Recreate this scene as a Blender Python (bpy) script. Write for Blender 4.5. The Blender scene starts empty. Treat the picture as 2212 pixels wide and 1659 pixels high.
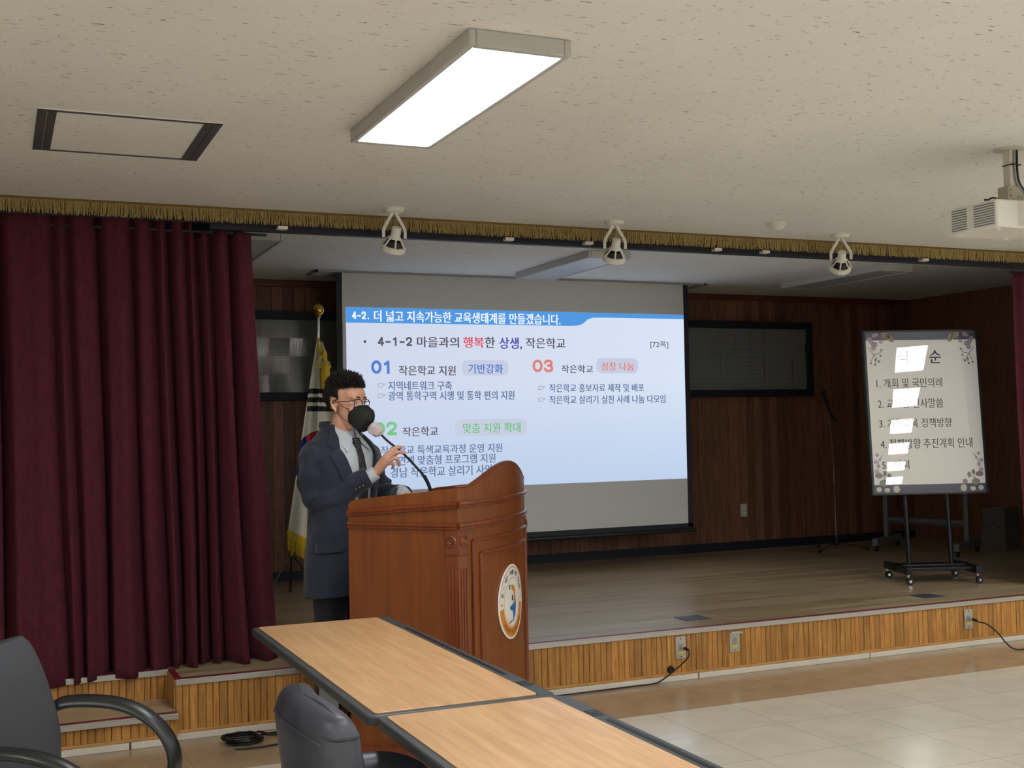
import bpy, bmesh, math, random
from mathutils import Vector, Matrix, noise as mnoise
import numpy as np

random.seed(7)
SC = bpy.context.scene
COL = SC.collection
PI = math.pi

# ------------------------------------------------------------------ camera, world, exposure
IMG_W, IMG_H = 2212, 1659
FPX = 2559.6
CAMZ = 1.4652
yaw, pitch, roll = 0.41099, 0.03481, 0.01827
fw = Vector((math.sin(yaw)*math.cos(pitch), math.cos(yaw)*math.cos(pitch), math.sin(pitch)))
rt = Vector((math.cos(yaw), -math.sin(yaw), 0))
dn = fw.cross(rt)
rt2 = math.cos(roll)*rt + math.sin(roll)*dn
dn2 = -math.sin(roll)*rt + math.cos(roll)*dn
cam_data = bpy.data.cameras.new('camera')
cam = bpy.data.objects.new('camera', cam_data)
COL.objects.link(cam)
cam_data.sensor_fit = 'HORIZONTAL'
cam_data.sensor_width = 36.0
cam_data.lens = 36.0*FPX/IMG_W
cam_data.clip_start = 0.05
m = Matrix.Identity(4)
for i in range(3):
    m[i][0] = rt2[i]; m[i][1] = -dn2[i]; m[i][2] = -fw[i]
m[2][3] = CAMZ
cam.matrix_world = m
SC.camera = cam

world = bpy.data.worlds.new('world'); SC.world = world
world.use_nodes = True
world.node_tree.nodes['Background'].inputs[0].default_value = (0.6, 0.65, 0.7, 1)
world.node_tree.nodes['Background'].inputs[1].default_value = 0.05
SC.view_settings.view_transform = 'Standard'
SC.view_settings.look = 'None'
SC.view_settings.exposure = 0.0
SC.view_settings.gamma = 1.0
SC.view_settings.use_curve_mapping = False
LAMP_POWER = 20.0          # emission strength of the lit ceiling panels

# ------------------------------------------------------------------ room dimensions (metres)
TILE = 0.45
GX, GY = 3.0336, 5.2431   # a floor tile corner
YS = 5.87                 # stage front face
ZS = 0.282                # stage height
ZC = 2.60                 # ceiling of the hall
ZC2 = 2.64                # ceiling over the stage
YB = 9.25                 # back wall of the stage
YV = 6.07                 # valance line
XR = 8.4                  # stage right wall
XL = -2.6
YN = -9.0
XRH = 9.2

# ------------------------------------------------------------------ colour helpers
def lin(c):
    return tuple((v/12.92 if v <= 0.04045 else ((v+0.055)/1.055)**2.4) for v in c)
def rgb(r, g, b):
    return lin((r/255., g/255., b/255.)) + (1.0,)

def mat(name, col, rough=0.5, metal=0.0, spec=0.5, coat=0.0, sheen=0.0, emit=None, estr=0.0, trans=0.0, alpha=1.0):
    m = bpy.data.materials.new(name); m.use_nodes = True
    b = m.node_tree.nodes['Principled BSDF']
    b.inputs['Base Color'].default_value = col
    b.inputs['Roughness'].default_value = rough
    b.inputs['Metallic'].default_value = metal
    b.inputs['Specular IOR Level'].default_value = spec
    b.inputs['Coat Weight'].default_value = coat
    b.inputs['Coat Roughness'].default_value = 0.08
    b.inputs['Sheen Weight'].default_value = sheen
    b.inputs['Transmission Weight'].default_value = trans
    b.inputs['Alpha'].default_value = alpha
    if emit:
        b.inputs['Emission Color'].default_value = emit
        b.inputs['Emission Strength'].default_value = estr
    m['bsdf'] = 1
    return m
def N(m, t, **kw):
    n = m.node_tree.nodes.new(t)
    for k, v in kw.items(): setattr(n, k, v)
    return n
def L(m, a, b): m.node_tree.links.new(a, b)
def bsdf(m): return m.node_tree.nodes['Principled BSDF']
def ramp(m, fac, stops):
    r = N(m, 'ShaderNodeValToRGB')
    e = r.color_ramp.elements
    e[0].position, e[0].color = stops[0]
    e[1].position, e[1].color = stops[1]
    for p, c in stops[2:]:
        x = e.new(p); x.color = c
    L(m, fac, r.inputs[0]); return r.outputs[0]
def objcoord(m, scale=(1, 1, 1), kind='Object', rot=(0, 0, 0)):
    tc = N(m, 'ShaderNodeTexCoord'); mp = N(m, 'ShaderNodeMapping')
    mp.inputs['Scale'].default_value = scale
    mp.inputs['Rotation'].default_value = rot
    L(m, tc.outputs[kind], mp.inputs[0]); return mp.outputs[0]
def noise(m, vec, scale=5, detail=4, rough=0.5, dist=0.0):
    n = N(m, 'ShaderNodeTexNoise'); n.inputs['Scale'].default_value = scale
    n.inputs['Detail'].default_value = detail; n.inputs['Roughness'].default_value = rough
    n.inputs['Distortion'].default_value = dist
    L(m, vec, n.inputs['Vector']); return n.outputs[0]
def mixc(m, fac, a, b, blend='MIX'):
    x = N(m, 'ShaderNodeMix', data_type='RGBA', blend_type=blend)
    for s, v in ((0, fac), (6, a), (7, b)):
        if hasattr(v, 'links'): L(m, v, x.inputs[s])
        else: x.inputs[s].default_value = v
    return x.outputs[2]
def math_(m, op, a, b=None, c=None):
    x = N(m, 'ShaderNodeMath', operation=op)
    for i, v in enumerate((a, b, c)):
        if v is None: continue
        if hasattr(v, 'links'): L(m, v, x.inputs[i])
        else: x.inputs[i].default_value = v
    return x.outputs[0]
def bump(m, h, strength=0.3, dist=0.01):
    b = N(m, 'ShaderNodeBump'); b.inputs['Strength'].default_value = strength
    b.inputs['Distance'].default_value = dist
    L(m, h, b.inputs['Height']); L(m, b.outputs[0], bsdf(m).inputs['Normal'])

def wood(name, c1, c2, rough=0.35, scale=(1, 1, 1), stretch=(12, 12, 1), coat=0.0, island=False, isl=0.35, bumps=0.05):
    m = mat(name, c1, rough, coat=coat)
    v = objcoord(m, tuple(a*b for a, b in zip(scale, stretch)))
    if island:
        g = N(m, 'ShaderNodeNewGeometry')
        ad = N(m, 'ShaderNodeVectorMath', operation='MULTIPLY_ADD')
        L(m, v, ad.inputs[0]); ad.inputs[1].default_value = (1, 1, 1)
        cx = N(m, 'ShaderNodeCombineXYZ')
        k = math_(m, 'MULTIPLY', g.outputs['Random Per Island'], 37.0)
        for i in range(3): L(m, k, cx.inputs[i])
        L(m, cx.outputs[0], ad.inputs[2]); v = ad.outputs[0]
    n = noise(m, v, 3, 6, 0.6, 0.6)
    c = ramp(m, n, [(0.30, c2), (0.68, c1)])
    if island:
        f = math_(m, 'MULTIPLY_ADD', g.outputs['Random Per Island'], 2*isl, 1-isl)
        hsv = N(m, 'ShaderNodeHueSaturation'); L(m, c, hsv.inputs['Color']); L(m, f, hsv.inputs['Value'])
        c = hsv.outputs[0]
    L(m, c, bsdf(m).inputs['Base Color'])
    bump(m, n, bumps, 0.01)
    return m

# ------------------------------------------------------------------ materials
M = {}
M['white'] = mat('white_plastic', rgb(228, 226, 218), 0.4)
M['offwhite'] = mat('cream_paint', rgb(212, 208, 196), 0.5)
M['wallwhite'] = mat('wall_paint', rgb(205, 200, 188), 0.8)
M['black'] = mat('black_plastic', rgb(22, 23, 26), 0.45)
M['blackmetal'] = mat('black_metal', rgb(26, 28, 34), 0.35, 0.3)
M['navyblack'] = mat('dark_navy_paint', rgb(24, 29, 42), 0.6)
M['chrome'] = mat('chrome', rgb(200, 200, 200), 0.15, 1.0)
M['steel'] = mat('brushed_aluminium', rgb(196, 193, 188), 0.38, 0.9)
M['greymetal'] = mat('grey_painted_metal', rgb(150, 152, 156), 0.45, 0.2)
M['brass'] = mat('brass', rgb(200, 160, 60), 0.18, 1.0)
M['wood_lectern'] = wood('reddish_lectern_wood', rgb(130, 68, 18), rgb(106, 51, 11), 0.36, stretch=(9, 9, 0.8), coat=0.06)
M['wood_trim'] = wood('dark_reddish_wood_trim', rgb(126, 58, 18), rgb(96, 40, 12), 0.28, stretch=(9, 9, 0.8), coat=0.2)
M['darkred'] = mat('dark_red_trim', rgb(134, 30, 44), 0.5)
M['tape'] = mat('grey_blue_cover', rgb(72, 78, 88), 0.4)
M['screen_cloth'] = mat('matte_screen_cloth', rgb(218, 222, 223), 0.9)
M['skin'] = mat('skin', rgb(222, 172, 146), 0.42)
bsdf(M['skin']).inputs['Subsurface Weight'].default_value = 0.08
bsdf(M['skin']).inputs['Subsurface Scale'].default_value = 0.01
_n = noise(M['skin'], objcoord(M['skin']), 18, 4)
L(M['skin'], ramp(M['skin'], _n, [(0.3, rgb(214, 158, 130)), (0.7, rgb(230, 182, 156))]), bsdf(M['skin']).inputs['Base Color'])
M['hair'] = mat('black_hair', rgb(30, 27, 26), 0.5)
M['mask'] = mat('black_mask_fabric', rgb(30, 34, 35), 0.75)
M['frame_red'] = mat('burgundy_frame', rgb(66, 22, 26), 0.25)
M['glass'] = mat('lens_glass', (1, 1, 1, 1), 0.02, alpha=0.10)
M['eye'] = mat('eye_white', rgb(225, 220, 212), 0.2)
M['iris'] = mat('dark_iris', rgb(30, 18, 12), 0.15)
M['shirt'] = mat('pale_blue_shirt', rgb(205, 215, 224), 0.75)
M['shoe'] = mat('black_shoe_leather', rgb(18, 18, 20), 0.25)

# suit cloth
M['suit'] = mat('navy_suit_cloth', rgb(38, 45, 60), 0.8, sheen=0.25)
_v = objcoord(M['suit'])
_n = noise(M['suit'], _v, 320, 2); _n2 = noise(M['suit'], _v, 7, 3)
L(M['suit'], ramp(M['suit'], _n, [(0.35, rgb(27, 34, 52)), (0.65, rgb(40, 49, 72))]), bsdf(M['suit']).inputs['Base Color'])
bump(M['suit'], _n2, 0.7, 0.03)
M['trouser'] = mat('navy_trouser_cloth', rgb(17, 21, 33), 0.85, sheen=0.15)
# tie
M['tie'] = mat('dark_dotted_tie', rgb(24, 25, 32), 0.5)
_vo = N(M['tie'], 'ShaderNodeTexVoronoi'); _vo.inputs['Scale'].default_value = 110; _vo.inputs['Randomness'].default_value = 0.15
L(M['tie'], objcoord(M['tie'], (1, 1, 1)), _vo.inputs['Vector'])
L(M['tie'], ramp(M['tie'], _vo.outputs['Distance'], [(0.18, rgb(150, 150, 155)), (0.26, rgb(24, 25, 32))]), bsdf(M['tie']).inputs['Base Color'])
# curtain
M['curtain'] = mat('maroon_velvet', rgb(66, 16, 27), 0.9, sheen=0.12)
bsdf(M['curtain']).inputs['Sheen Tint'].default_value = rgb(150, 60, 70)
_n = noise(M['curtain'], objcoord(M['curtain'], (1, 1, 0.25)), 60, 3)
L(M['curtain'], ramp(M['curtain'], _n, [(0.3, rgb(68, 13, 28)), (0.7, rgb(86, 20, 39))]), bsdf(M['curtain']).inputs['Base Color'])
M['gold'] = mat('gold_fringe_thread', rgb(188, 166, 108), 0.7, sheen=0.2)
M['flaggold'] = mat('yellow_gold_thread', rgb(214, 184, 30), 0.6, sheen=0.2)
M['flagwhite'] = mat('white_flag_satin', rgb(222, 220, 205), 0.5, sheen=0.3)
M['flagblack'] = mat('black_flag_bars', rgb(14, 18, 28), 0.6)
M['flagred'] = mat('red_flag_satin', rgb(176, 28, 40), 0.5)
M['flagblue'] = mat('blue_flag_satin', rgb(18, 36, 140), 0.5)
# leather
M['leather'] = mat('black_leather', rgb(52, 55, 63), 0.40, spec=0.5)
_v = objcoord(M['leather']); _n = noise(M['leather'], _v, 160, 4, 0.6); _n2 = noise(M['leather'], _v, 9, 3)
bump(M['leather'], math_(M['leather'], 'ADD', math_(M['leather'], 'MULTIPLY', _n, 0.12), _n2), 0.25, 0.012)
L(M['leather'], ramp(M['leather'], _n2, [(0.3, rgb(48, 51, 59)), (0.7, rgb(66, 69, 79))]), bsdf(M['leather']).inputs['Base Color'])
M['chairplastic'] = mat('black_chair_mesh_cover', rgb(62, 65, 70), 0.48)
_n = noise(M['chairplastic'], objcoord(M['chairplastic']), 420, 2)
bump(M['chairplastic'], _n, 0.2, 0.003)
M['armplastic'] = mat('satin_black_plastic', rgb(26, 28, 31), 0.35)
M['foam'] = mat('pinkish_clear_cover', rgb(238, 224, 226), 0.35, alpha=0.7)
# table
M['tabletop'] = wood('light_beech_laminate', rgb(214, 174, 128), rgb(184, 140, 96), 0.32, stretch=(12, 0.9, 4), bumps=0.0)
M['tableedge'] = mat('dark_grey_plastic_edge', rgb(66, 70, 72), 0.45)
M['tablegrey'] = mat('grey_beige_sheet_steel', rgb(150, 146, 140), 0.5, 0.1)
M['slat'] = wood('amber_slat_wood', rgb(200, 148, 78), rgb(150, 100, 46), 0.42, stretch=(30, 30, 2.2), island=True, isl=0.22)
M['quarter'] = wood('amber_quarter_trim', rgb(196, 150, 88), rgb(164, 114, 56), 0.45, stretch=(3, 30, 30))
M['plank'] = wood('dark_brown_wall_planks', rgb(142, 100, 76), rgb(106, 72, 54), 0.5, stretch=(18, 18, 1.2), island=True, isl=0.28)
M['cornice'] = wood('reddish_cornice', rgb(120, 66, 44), rgb(84, 44, 30), 0.45, stretch=(1, 18, 18))

# ceiling tiles with worm-hole fissures
def ceiling_mat():
    m = mat('fissured_ceiling_board', rgb(196, 190, 176), 0.9)
    v = objcoord(m, (14, 60, 1), rot=(0, 0, 0.2))
    n = noise(m, v, 1.6, 2.5, 0.6, 0.5)
    v2 = objcoord(m, (1, 1, 1)); n2 = noise(m, v2, 1.3, 3)
    c0 = ramp(m, n2, [(0.3, rgb(228, 227, 224)), (0.7, rgb(236, 235, 232))])
    mask = ramp(m, n, [(0.655, (0, 0, 0, 1)), (0.69, (1, 1, 1, 1))])
    c = mixc(m, mask, c0, rgb(150, 146, 138))
    L(m, c, bsdf(m).inputs['Base Color'])
    bump(m, math_(m, 'SUBTRACT', 1.0, mask), 0.4, 0.003)
    return m
M['ceiling'] = ceiling_mat()

# hall floor: cream 45 cm tiles with a brown border strip along the stage
def floor_mat():
    m = mat('polished_floor_tiles', rgb(210, 203, 185), 0.16)
    tc = N(m, 'ShaderNodeTexCoord'); sp = N(m, 'ShaderNodeSeparateXYZ'); L(m, tc.outputs['Object'], sp.inputs[0])
    def line(sock, off, w=0.0035):
        a = math_(m, 'DIVIDE', math_(m, 'SUBTRACT', sock, off), TILE)
        f = math_(m, 'FRACT', math_(m, 'ADD', a, 100.5))
        d = math_(m, 'ABSOLUTE', math_(m, 'SUBTRACT', f, 0.5))
        return math_(m, 'LESS_THAN', d, w)
    lx = line(sp.outputs[0], GX); ly = line(sp.outputs[1], GY)
    brown = math_(m, 'GREATER_THAN', sp.outputs[1], GY)
    ly = math_(m, 'MULTIPLY', ly, math_(m, 'LESS_THAN', sp.outputs[1], GY+0.01))
    ln = math_(m, 'MAXIMUM', lx, ly)
    n = noise(m, objcoord(m), 6, 7, 0.6)
    # tone per tile
    cx = math_(m, 'FLOOR', math_(m, 'DIVIDE', math_(m, 'SUBTRACT', sp.outputs[0], GX), TILE))
    cy = math_(m, 'FLOOR', math_(m, 'DIVIDE', math_(m, 'SUBTRACT', sp.outputs[1], GY), TILE))
    cb = N(m, 'ShaderNodeCombineXYZ'); L(m, cx, cb.inputs[0]); L(m, cy, cb.inputs[1])
    wn = N(m, 'ShaderNodeTexWhiteNoise', noise_dimensions='2D'); L(m, cb.outputs[0], wn.inputs['Vector'])
    cream = ramp(m, n, [(0.3, rgb(212, 206, 188)), (0.72, rgb(228, 221, 204))])
    cream = mixc(m, math_(m, 'MULTIPLY', wn.outputs[0], 0.25), cream, rgb(200, 199, 186))
    br = ramp(m, n, [(0.3, rgb(160, 138, 110)), (0.72, rgb(182, 158, 128))])
    c = mixc(m, brown, cream, br)
    c = mixc(m, math_(m, 'MULTIPLY', ln, 0.7), c, rgb(128, 108, 84))
    L(m, c, bsdf(m).inputs['Base Color'])
    r = ramp(m, noise(m, objcoord(m), 2.5, 4), [(0.3, (0.15, 0.15, 0.15, 1)), (0.7, (0.27, 0.27, 0.27, 1))])
    L(m, r, bsdf(m).inputs['Roughness'])
    bump(m, noise(m, objcoord(m), 1.7, 3), 0.05, 0.05)
    return m
M['floor'] = floor_mat()

def stage_floor_mat():
    m = mat('stage_wood_vinyl', rgb(140, 120, 90), 0.28)
    v = objcoord(m, (1.0, 11, 1))
    b = N(m, 'ShaderNodeTexBrick'); L(m, objcoord(m), b.inputs['Vector'])
    b.inputs['Scale'].default_value = 1.0
    b.inputs['Brick Width'].default_value = 1.15; b.inputs['Row Height'].default_value = 0.075
    b.inputs['Mortar Size'].default_value = 0.0; b.inputs['Color1'].default_value = (0, 0, 0, 1); b.inputs['Color2'].default_value = (1, 1, 1, 1)
    b.inputs['Bias'].default_value = 0.0
    n = noise(m, v, 2.2, 6, 0.6, 0.4)
    f = math_(m, 'ADD', math_(m, 'MULTIPLY', b.outputs[0], 0.32), math_(m, 'MULTIPLY', n, 0.68))
    c = ramp(m, f, [(0.28, rgb(150, 131, 100)), (0.72, rgb(192, 173, 140))])
    L(m, c, bsdf(m).inputs['Base Color'])
    return m
M['stagefloor'] = stage_floor_mat()

# LED board face: fine mesh of dots, modules tilted a little from each other
def led_mat():
    m = mat('led_board_face', rgb(58, 60, 60), 0.07, spec=0.9)
    w1 = N(m, 'ShaderNodeTexWave', wave_type='BANDS', bands_direction='X'); w1.inputs['Scale'].default_value = 26
    w2 = N(m, 'ShaderNodeTexWave', wave_type='BANDS', bands_direction='Z'); w2.inputs['Scale'].default_value = 26
    v = objcoord(m); L(m, v, w1.inputs['Vector']); L(m, v, w2.inputs['Vector'])
    g = math_(m, 'MULTIPLY', w1.outputs[1], w2.outputs[1])
    L(m, ramp(m, g, [(0.05, rgb(112, 116, 116)), (0.6, rgb(152, 156, 152))]), bsdf(m).inputs['Base Color'])
    bump(m, g, 0.06, 0.004)
    return m
M['led'] = led_mat()
M['display_face'] = mat('glossy_poster_panel', rgb(214, 212, 205), 0.03, spec=0.6, coat=0.6)
bsdf(M['display_face']).inputs['Coat Roughness'].default_value = 0.015
M['lampoff'] = mat('unlit_acrylic_diffuser', rgb(190, 194, 198), 0.3)
M['lamphousing'] = mat('white_lamp_housing', rgb(190, 190, 186), 0.5)
M['lampon'] = mat('lit_diffuser', rgb(250, 250, 250), 0.5, emit=(0.98, 0.985, 1.0, 1), estr=LAMP_POWER)

# ------------------------------------------------------------------ mesh builder
class MB:
    def __init__(self):
        self.v = []; self.f = []; self.mi = []; self.cur = 0; self.mats = []
    def use(self, m):
        if m not in self.mats: self.mats.append(m)
        self.cur = self.mats.index(m); return self
    def add(self, vs, fs):
        o = len(self.v); self.v += [tuple(p) for p in vs]
        for f in fs:
            self.f.append(tuple(o+i for i in f)); self.mi.append(self.cur)
        return self
    def box(self, x0, x1, y0, y1, z0, z1, T=None):
        vs = [Vector((x, y, z)) for x in (x0, x1) for y in (y0, y1) for z in (z0, z1)]
        if T: vs = [T(p) for p in vs]
        return self.add(vs, [(0, 1, 3, 2), (4, 6, 7, 5), (0, 4, 5, 1), (2, 3, 7, 6), (0, 2, 6, 4), (1, 5, 7, 3)])
    def tube(self, pts, r, n=10, cap=True, flat=None):
        pts = [Vector(p) for p in pts]; rings = []
        rr = r if isinstance(r, (list, tuple)) else [r]*len(pts)
        up = None
        for i, p in enumerate(pts):
            t = (pts[min(i+1, len(pts)-1)]-pts[max(i-1, 0)])
            if t.length < 1e-9: t = Vector((0, 0, 1))
            t.normalize()
            if up is None:
                up = Vector((0, 0, 1)) if abs(t.z) < 0.9 else Vector((1, 0, 0))
            a = t.cross(up)
            if a.length < 1e-6: a = t.cross(Vector((0, 1, 0)))
            a.normalize(); b = a.cross(t).normalized(); up = b
            fx, fy = flat if flat else (1, 1)
            rings.append([p + (a*math.cos(2*PI*k/n)*fx + b*math.sin(2*PI*k/n)*fy)*rr[i] for k in range(n)])
        return self.loft(rings, cap=cap)
    def loft(self, rings, closed=True, cap=True):
        n = len(rings[0]); vs = [p for r in rings for p in r]; fs = []
        for i in range(len(rings)-1):
            for k in range(n if closed else n-1):
                k2 = (k+1) % n
                fs.append((i*n+k, i*n+k2, (i+1)*n+k2, (i+1)*n+k))
        if cap and closed:
            fs.append(tuple(reversed(range(n)))); fs.append(tuple((len(rings)-1)*n+k for k in range(n)))
        return self.add(vs, fs)
    def lathe(self, prof, n=24, T=None):   # prof: (r, z)
        rings = []
        for r, z in prof:
            ring = [Vector((r*math.cos(2*PI*k/n), r*math.sin(2*PI*k/n), z)) for k in range(n)]
            if T: ring = [T(p) for p in ring]
            rings.append(ring)
        return self.loft(rings)
    def prism(self, poly, z0, z1, T=None):
        n = len(poly)
        vs = [Vector((x, y, z0)) for x, y in poly]+[Vector((x, y, z1)) for x, y in poly]
        if T: vs = [T(p) for p in vs]
        fs = [tuple(reversed(range(n))), tuple(range(n, 2*n))]+[(k, (k+1) % n, n+(k+1) % n, n+k) for k in range(n)]
        return self.add(vs, fs)
    def sphere(self, c, r, n=16, T=None, sc=(1, 1, 1)):
        rings = []
        for i in range(1, n//2):
            th = PI*i/(n//2)
            ring = [Vector((math.sin(th)*math.cos(2*PI*k/n)*sc[0], math.sin(th)*math.sin(2*PI*k/n)*sc[1], math.cos(th)*sc[2]))*r for k in range(n)]
            rings.append([Vector(c)+(T(p) if T else p) for p in ring])
        return self.loft(rings)
    def build(self, name, material=None, parent=None, smooth=True, bevel=0.0, bseg=2, subsurf=0, fixn=True, angle=35):
        me = bpy.data.meshes.new(name)
        me.from_pydata(self.v, [], self.f)
        mats = self.mats if self.mats else [material]
        for m_ in mats: me.materials.append(m_)
        if self.mats:
            for p, i in zip(me.polygons, self.mi): p.material_index = i
        me.validate()
        if fixn:
            bm = bmesh.new(); bm.from_mesh(me)
            bmesh.ops.recalc_face_normals(bm, faces=bm.faces[:]); bm.to_mesh(me); bm.free()
        o = bpy.data.objects.new(name, me); COL.objects.link(o)
        if parent: o.parent = parent
        if bevel:
            b = o.modifiers.new('bevel', 'BEVEL'); b.width = bevel; b.segments = bseg; b.limit_method = 'ANGLE'; b.angle_limit = math.radians(40)
        if subsurf:
            s = o.modifiers.new('subsurf', 'SUBSURF'); s.levels = subsurf; s.render_levels = subsurf
        if smooth:
            for p in me.polygons: p.use_smooth = True
            if not subsurf:
                try: me.set_sharp_from_angle(angle=math.radians(angle))
                except Exception: pass
        return o

def tag(o, label=None, cat=None, group=None, kind=None):
    if label: o['label'] = label
    if cat: o['category'] = cat
    if group: o['group'] = group
    if kind: o['kind'] = kind
    return o
def struct(o, label=None):
    o['kind'] = 'structure'
    if label: o['label'] = label
    return o
def thing(name, label, cat, loc=(0, 0, 0), rz=0.0, group=None):
    o = bpy.data.objects.new(name, None); COL.objects.link(o)
    o.location = loc; o.rotation_euler = (0, 0, rz); o.empty_display_size = 0.1
    return tag(o, label, cat, group)
def dup(root, loc, rz, label, group=None):
    r = root.copy(); COL.objects.link(r); r.location = loc; r.rotation_euler = (0, 0, rz); r['label'] = label
    if group: r['group'] = group
    for ch in [c for c in bpy.data.objects if c.parent == root]:
        c = ch.copy(); COL.objects.link(c); c.parent = r
        for g in [g for g in bpy.data.objects if g.parent == ch]:
            d = g.copy(); COL.objects.link(d); d.parent = c
    return r
def evalmesh(o, keep_name):
    """bake modifiers of o into its mesh"""
    dg = bpy.context.evaluated_depsgraph_get(); dg.update()
    me = bpy.data.meshes.new_from_object(o.evaluated_get(dg)); me.name = keep_name
    o.modifiers.clear(); o.data = me
    return o

def smooth_path(pts, n=8):
    """Catmull-Rom through points"""
    P = [Vector(p) for p in pts]; P = [P[0]*2-P[1]]+P+[P[-1]*2-P[-2]]; out = []
    for i in range(1, len(P)-2):
        for k in range(n):
            t = k/n; a, b, c, d = P[i-1], P[i], P[i+1], P[i+2]
            out.append(0.5*((2*b)+(c-a)*t+(2*a-5*b+4*c-d)*t*t+(3*b-a-3*c+d)*t**3))
    out.append(P[-2]); return out

# ------------------------------------------------------------------ room shell
def simple_box(name, x0, x1, y0, y1, z0, z1, m, parent=None, bevel=0.0, smooth=False):
    return MB().box(x0, x1, y0, y1, z0, z1).build(name, m, parent, smooth=smooth, bevel=bevel)

struct(simple_box('floor', XL, XRH, YN, YS+0.35, -0.1, 0.0, M['floor']))
struct(simple_box('ceiling', XL, XRH, YN, YV+0.05, ZC, ZC+0.1, M['ceiling']))
struct(simple_box('ceiling', XL, XR+0.1, YV+0.05, YB+0.1, ZC2, ZC2+0.1, M['ceiling']))
struct(simple_box('wall_left', XL-0.1, XL, YN, YB, 0, ZC2, M['wallwhite']))
struct(simple_box('wall_rear', XL, XRH, YN-0.1, YN, 0, ZC, M['wallwhite']))
struct(simple_box('wall_side', XRH, XRH+0.1, YN, YS+0.3, 0, ZC, M['wallwhite']))
# proscenium return on the right of the stage opening
struct(simple_box('wall_front', 7.35, XRH+0.1, YV+0.05, YV+0.15, 0, ZC2, M['wallwhite']))

# planked back wall and stage side wall
def plank_wall(name, length, T, z0, z1, skip=None):
    mb = MB(); x = 0.0; rnd = random.Random(5)
    while x < length:
        w = 0.0885+rnd.choice([0, 0, 0, 0.03, -0.012])
        x1 = min(x+w, length)
        mb.box(x+0.0015, x1-0.0015, -0.012, 0.0, z0, z1, T)
        x = x1
    mb.box(0, length, 0.0, 0.05, z0, z1, T)
    return mb.build(name, M['plank'], smooth=False)
struct(plank_wall('wall_back', XR-XL, lambda p: Vector((XL+p.x, YB+p.y, p.z)), ZS, ZC2))
struct(plank_wall('wall_right', YB-YV-0.2, lambda p: Vector((XR-p.y, YB-p.x, p.z)), ZS, ZC2))
struct(simple_box('trim_1', XL, XR, YB-0.045, YB-0.012, ZC2-0.055, ZC2, M['cornice'], bevel=0.01))
struct(simple_box('baseboard_back', XL, XR-0.015, YB-0.03, YB-0.012, ZS, ZS+0.075, M['navyblack']))
struct(simple_box('baseboard_right', XR-0.03, XR-0.012, YV+0.2, YB-0.03, ZS, ZS+0.075, M['navyblack']))

# stage: platform with a recessed pair of steps at its left
XS0, XS1, YR = -1.2, 0.78, 6.15
mb = MB()
mb.box(XS1, XRH, YS, YB+0.05, 0, ZS-0.012)
mb.box(XL, XS0, YS, YB+0.05, 0, ZS-0.012)
mb.box(XS0, XS1, YR, YB+0.05, 0, ZS-0.012)
struct(mb.build('trim_2', M['quarter'], smooth=False), 'wooden core of the stage platform')
mb = MB()
mb.box(XS1, XRH, YS-0.012, YB+0.05, ZS-0.012, ZS)
mb.box(XL, XS0, YS-0.012, YB+0.05, ZS-0.012, ZS)
mb.box(XS0, XS1, YR-0.012, YB+0.05, ZS-0.012, ZS)
mb.box(XS0, XS1, YS-0.075, YR, 0.13, 0.142)
struct(mb.build('floor', M['stagefloor'], smooth=False), 'wood-look vinyl floor of the stage and its step')
struct(simple_box('trim_3', XS0, XS1-0.004, YS-0.06, YR, 0.0, 0.13, M['quarter']))

def slats(x0, x1, y, z0, z1, seed, name='wall_front'):
    mb = MB(); rnd = random.Random(seed); x = x0
    while x < x1-0.004:
        w = rnd.choice([0.030, 0.032, 0.036, 0.040, 0.046, 0.033])
        xe = min(x+w, x1)
        d = 0.011+rnd.random()*0.003
        # half-round slat
        prof = [(x+0.0005, 0), (x+0.0010, d*0.80), (x+0.0040, d), (xe-0.0040, d), (xe-0.0010, d*0.80), (xe-0.0005, 0)]
        if xe-x > 0.014:
            mb.add([Vector((px_, y-py_, z)) for z in (z0, z1) for px_, py_ in prof],
                   [(i, i+1, i+7, i+6) for i in range(5)]+[(5, 4, 3, 2, 1, 0), (6, 7, 8, 9, 10, 11), (5, 0, 6, 11)])
        x = xe
    return struct(mb.build(name, M['slat'], smooth=False))
slats(XS1, XRH, YS, 0.04, ZS-0.022, 1)
slats(XL, XS0, YS, 0.04, ZS-0.022, 2)
slats(XS0, XS1, YS-0.06, 0.04, 0.118, 3)
slats(XS0, XS1, YR, 0.142, ZS-0.022, 4)

# nosing strips, dark red edge, quarter trim and white baseboard
def front_trim(name, x0, x1, y, ztop):
    mb = MB(); mb.use(M['steel'])
    mb.box(x0, x1, y-0.024, y-0.018, ztop-0.024, ztop+0.002)
    mb.box(x0, x1, y-0.024, y-0.006, ztop-0.001, ztop+0.0035)
    mb.use(M['darkred']); mb.box(x0, x1, y-0.006, y+0.030, ztop-0.001, ztop+0.0032)
    return struct(mb.build(name, smooth=False, bevel=0.001))
front_trim('trim_4', XS1, XRH, YS, ZS)
front_trim('trim_5', XL, XS0, YS, ZS)
front_trim('trim_6', XS0, XS1, YR-0.005, ZS)
front_trim('trim_7', XS0, XS1, YS-0.078, 0.142)
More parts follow.
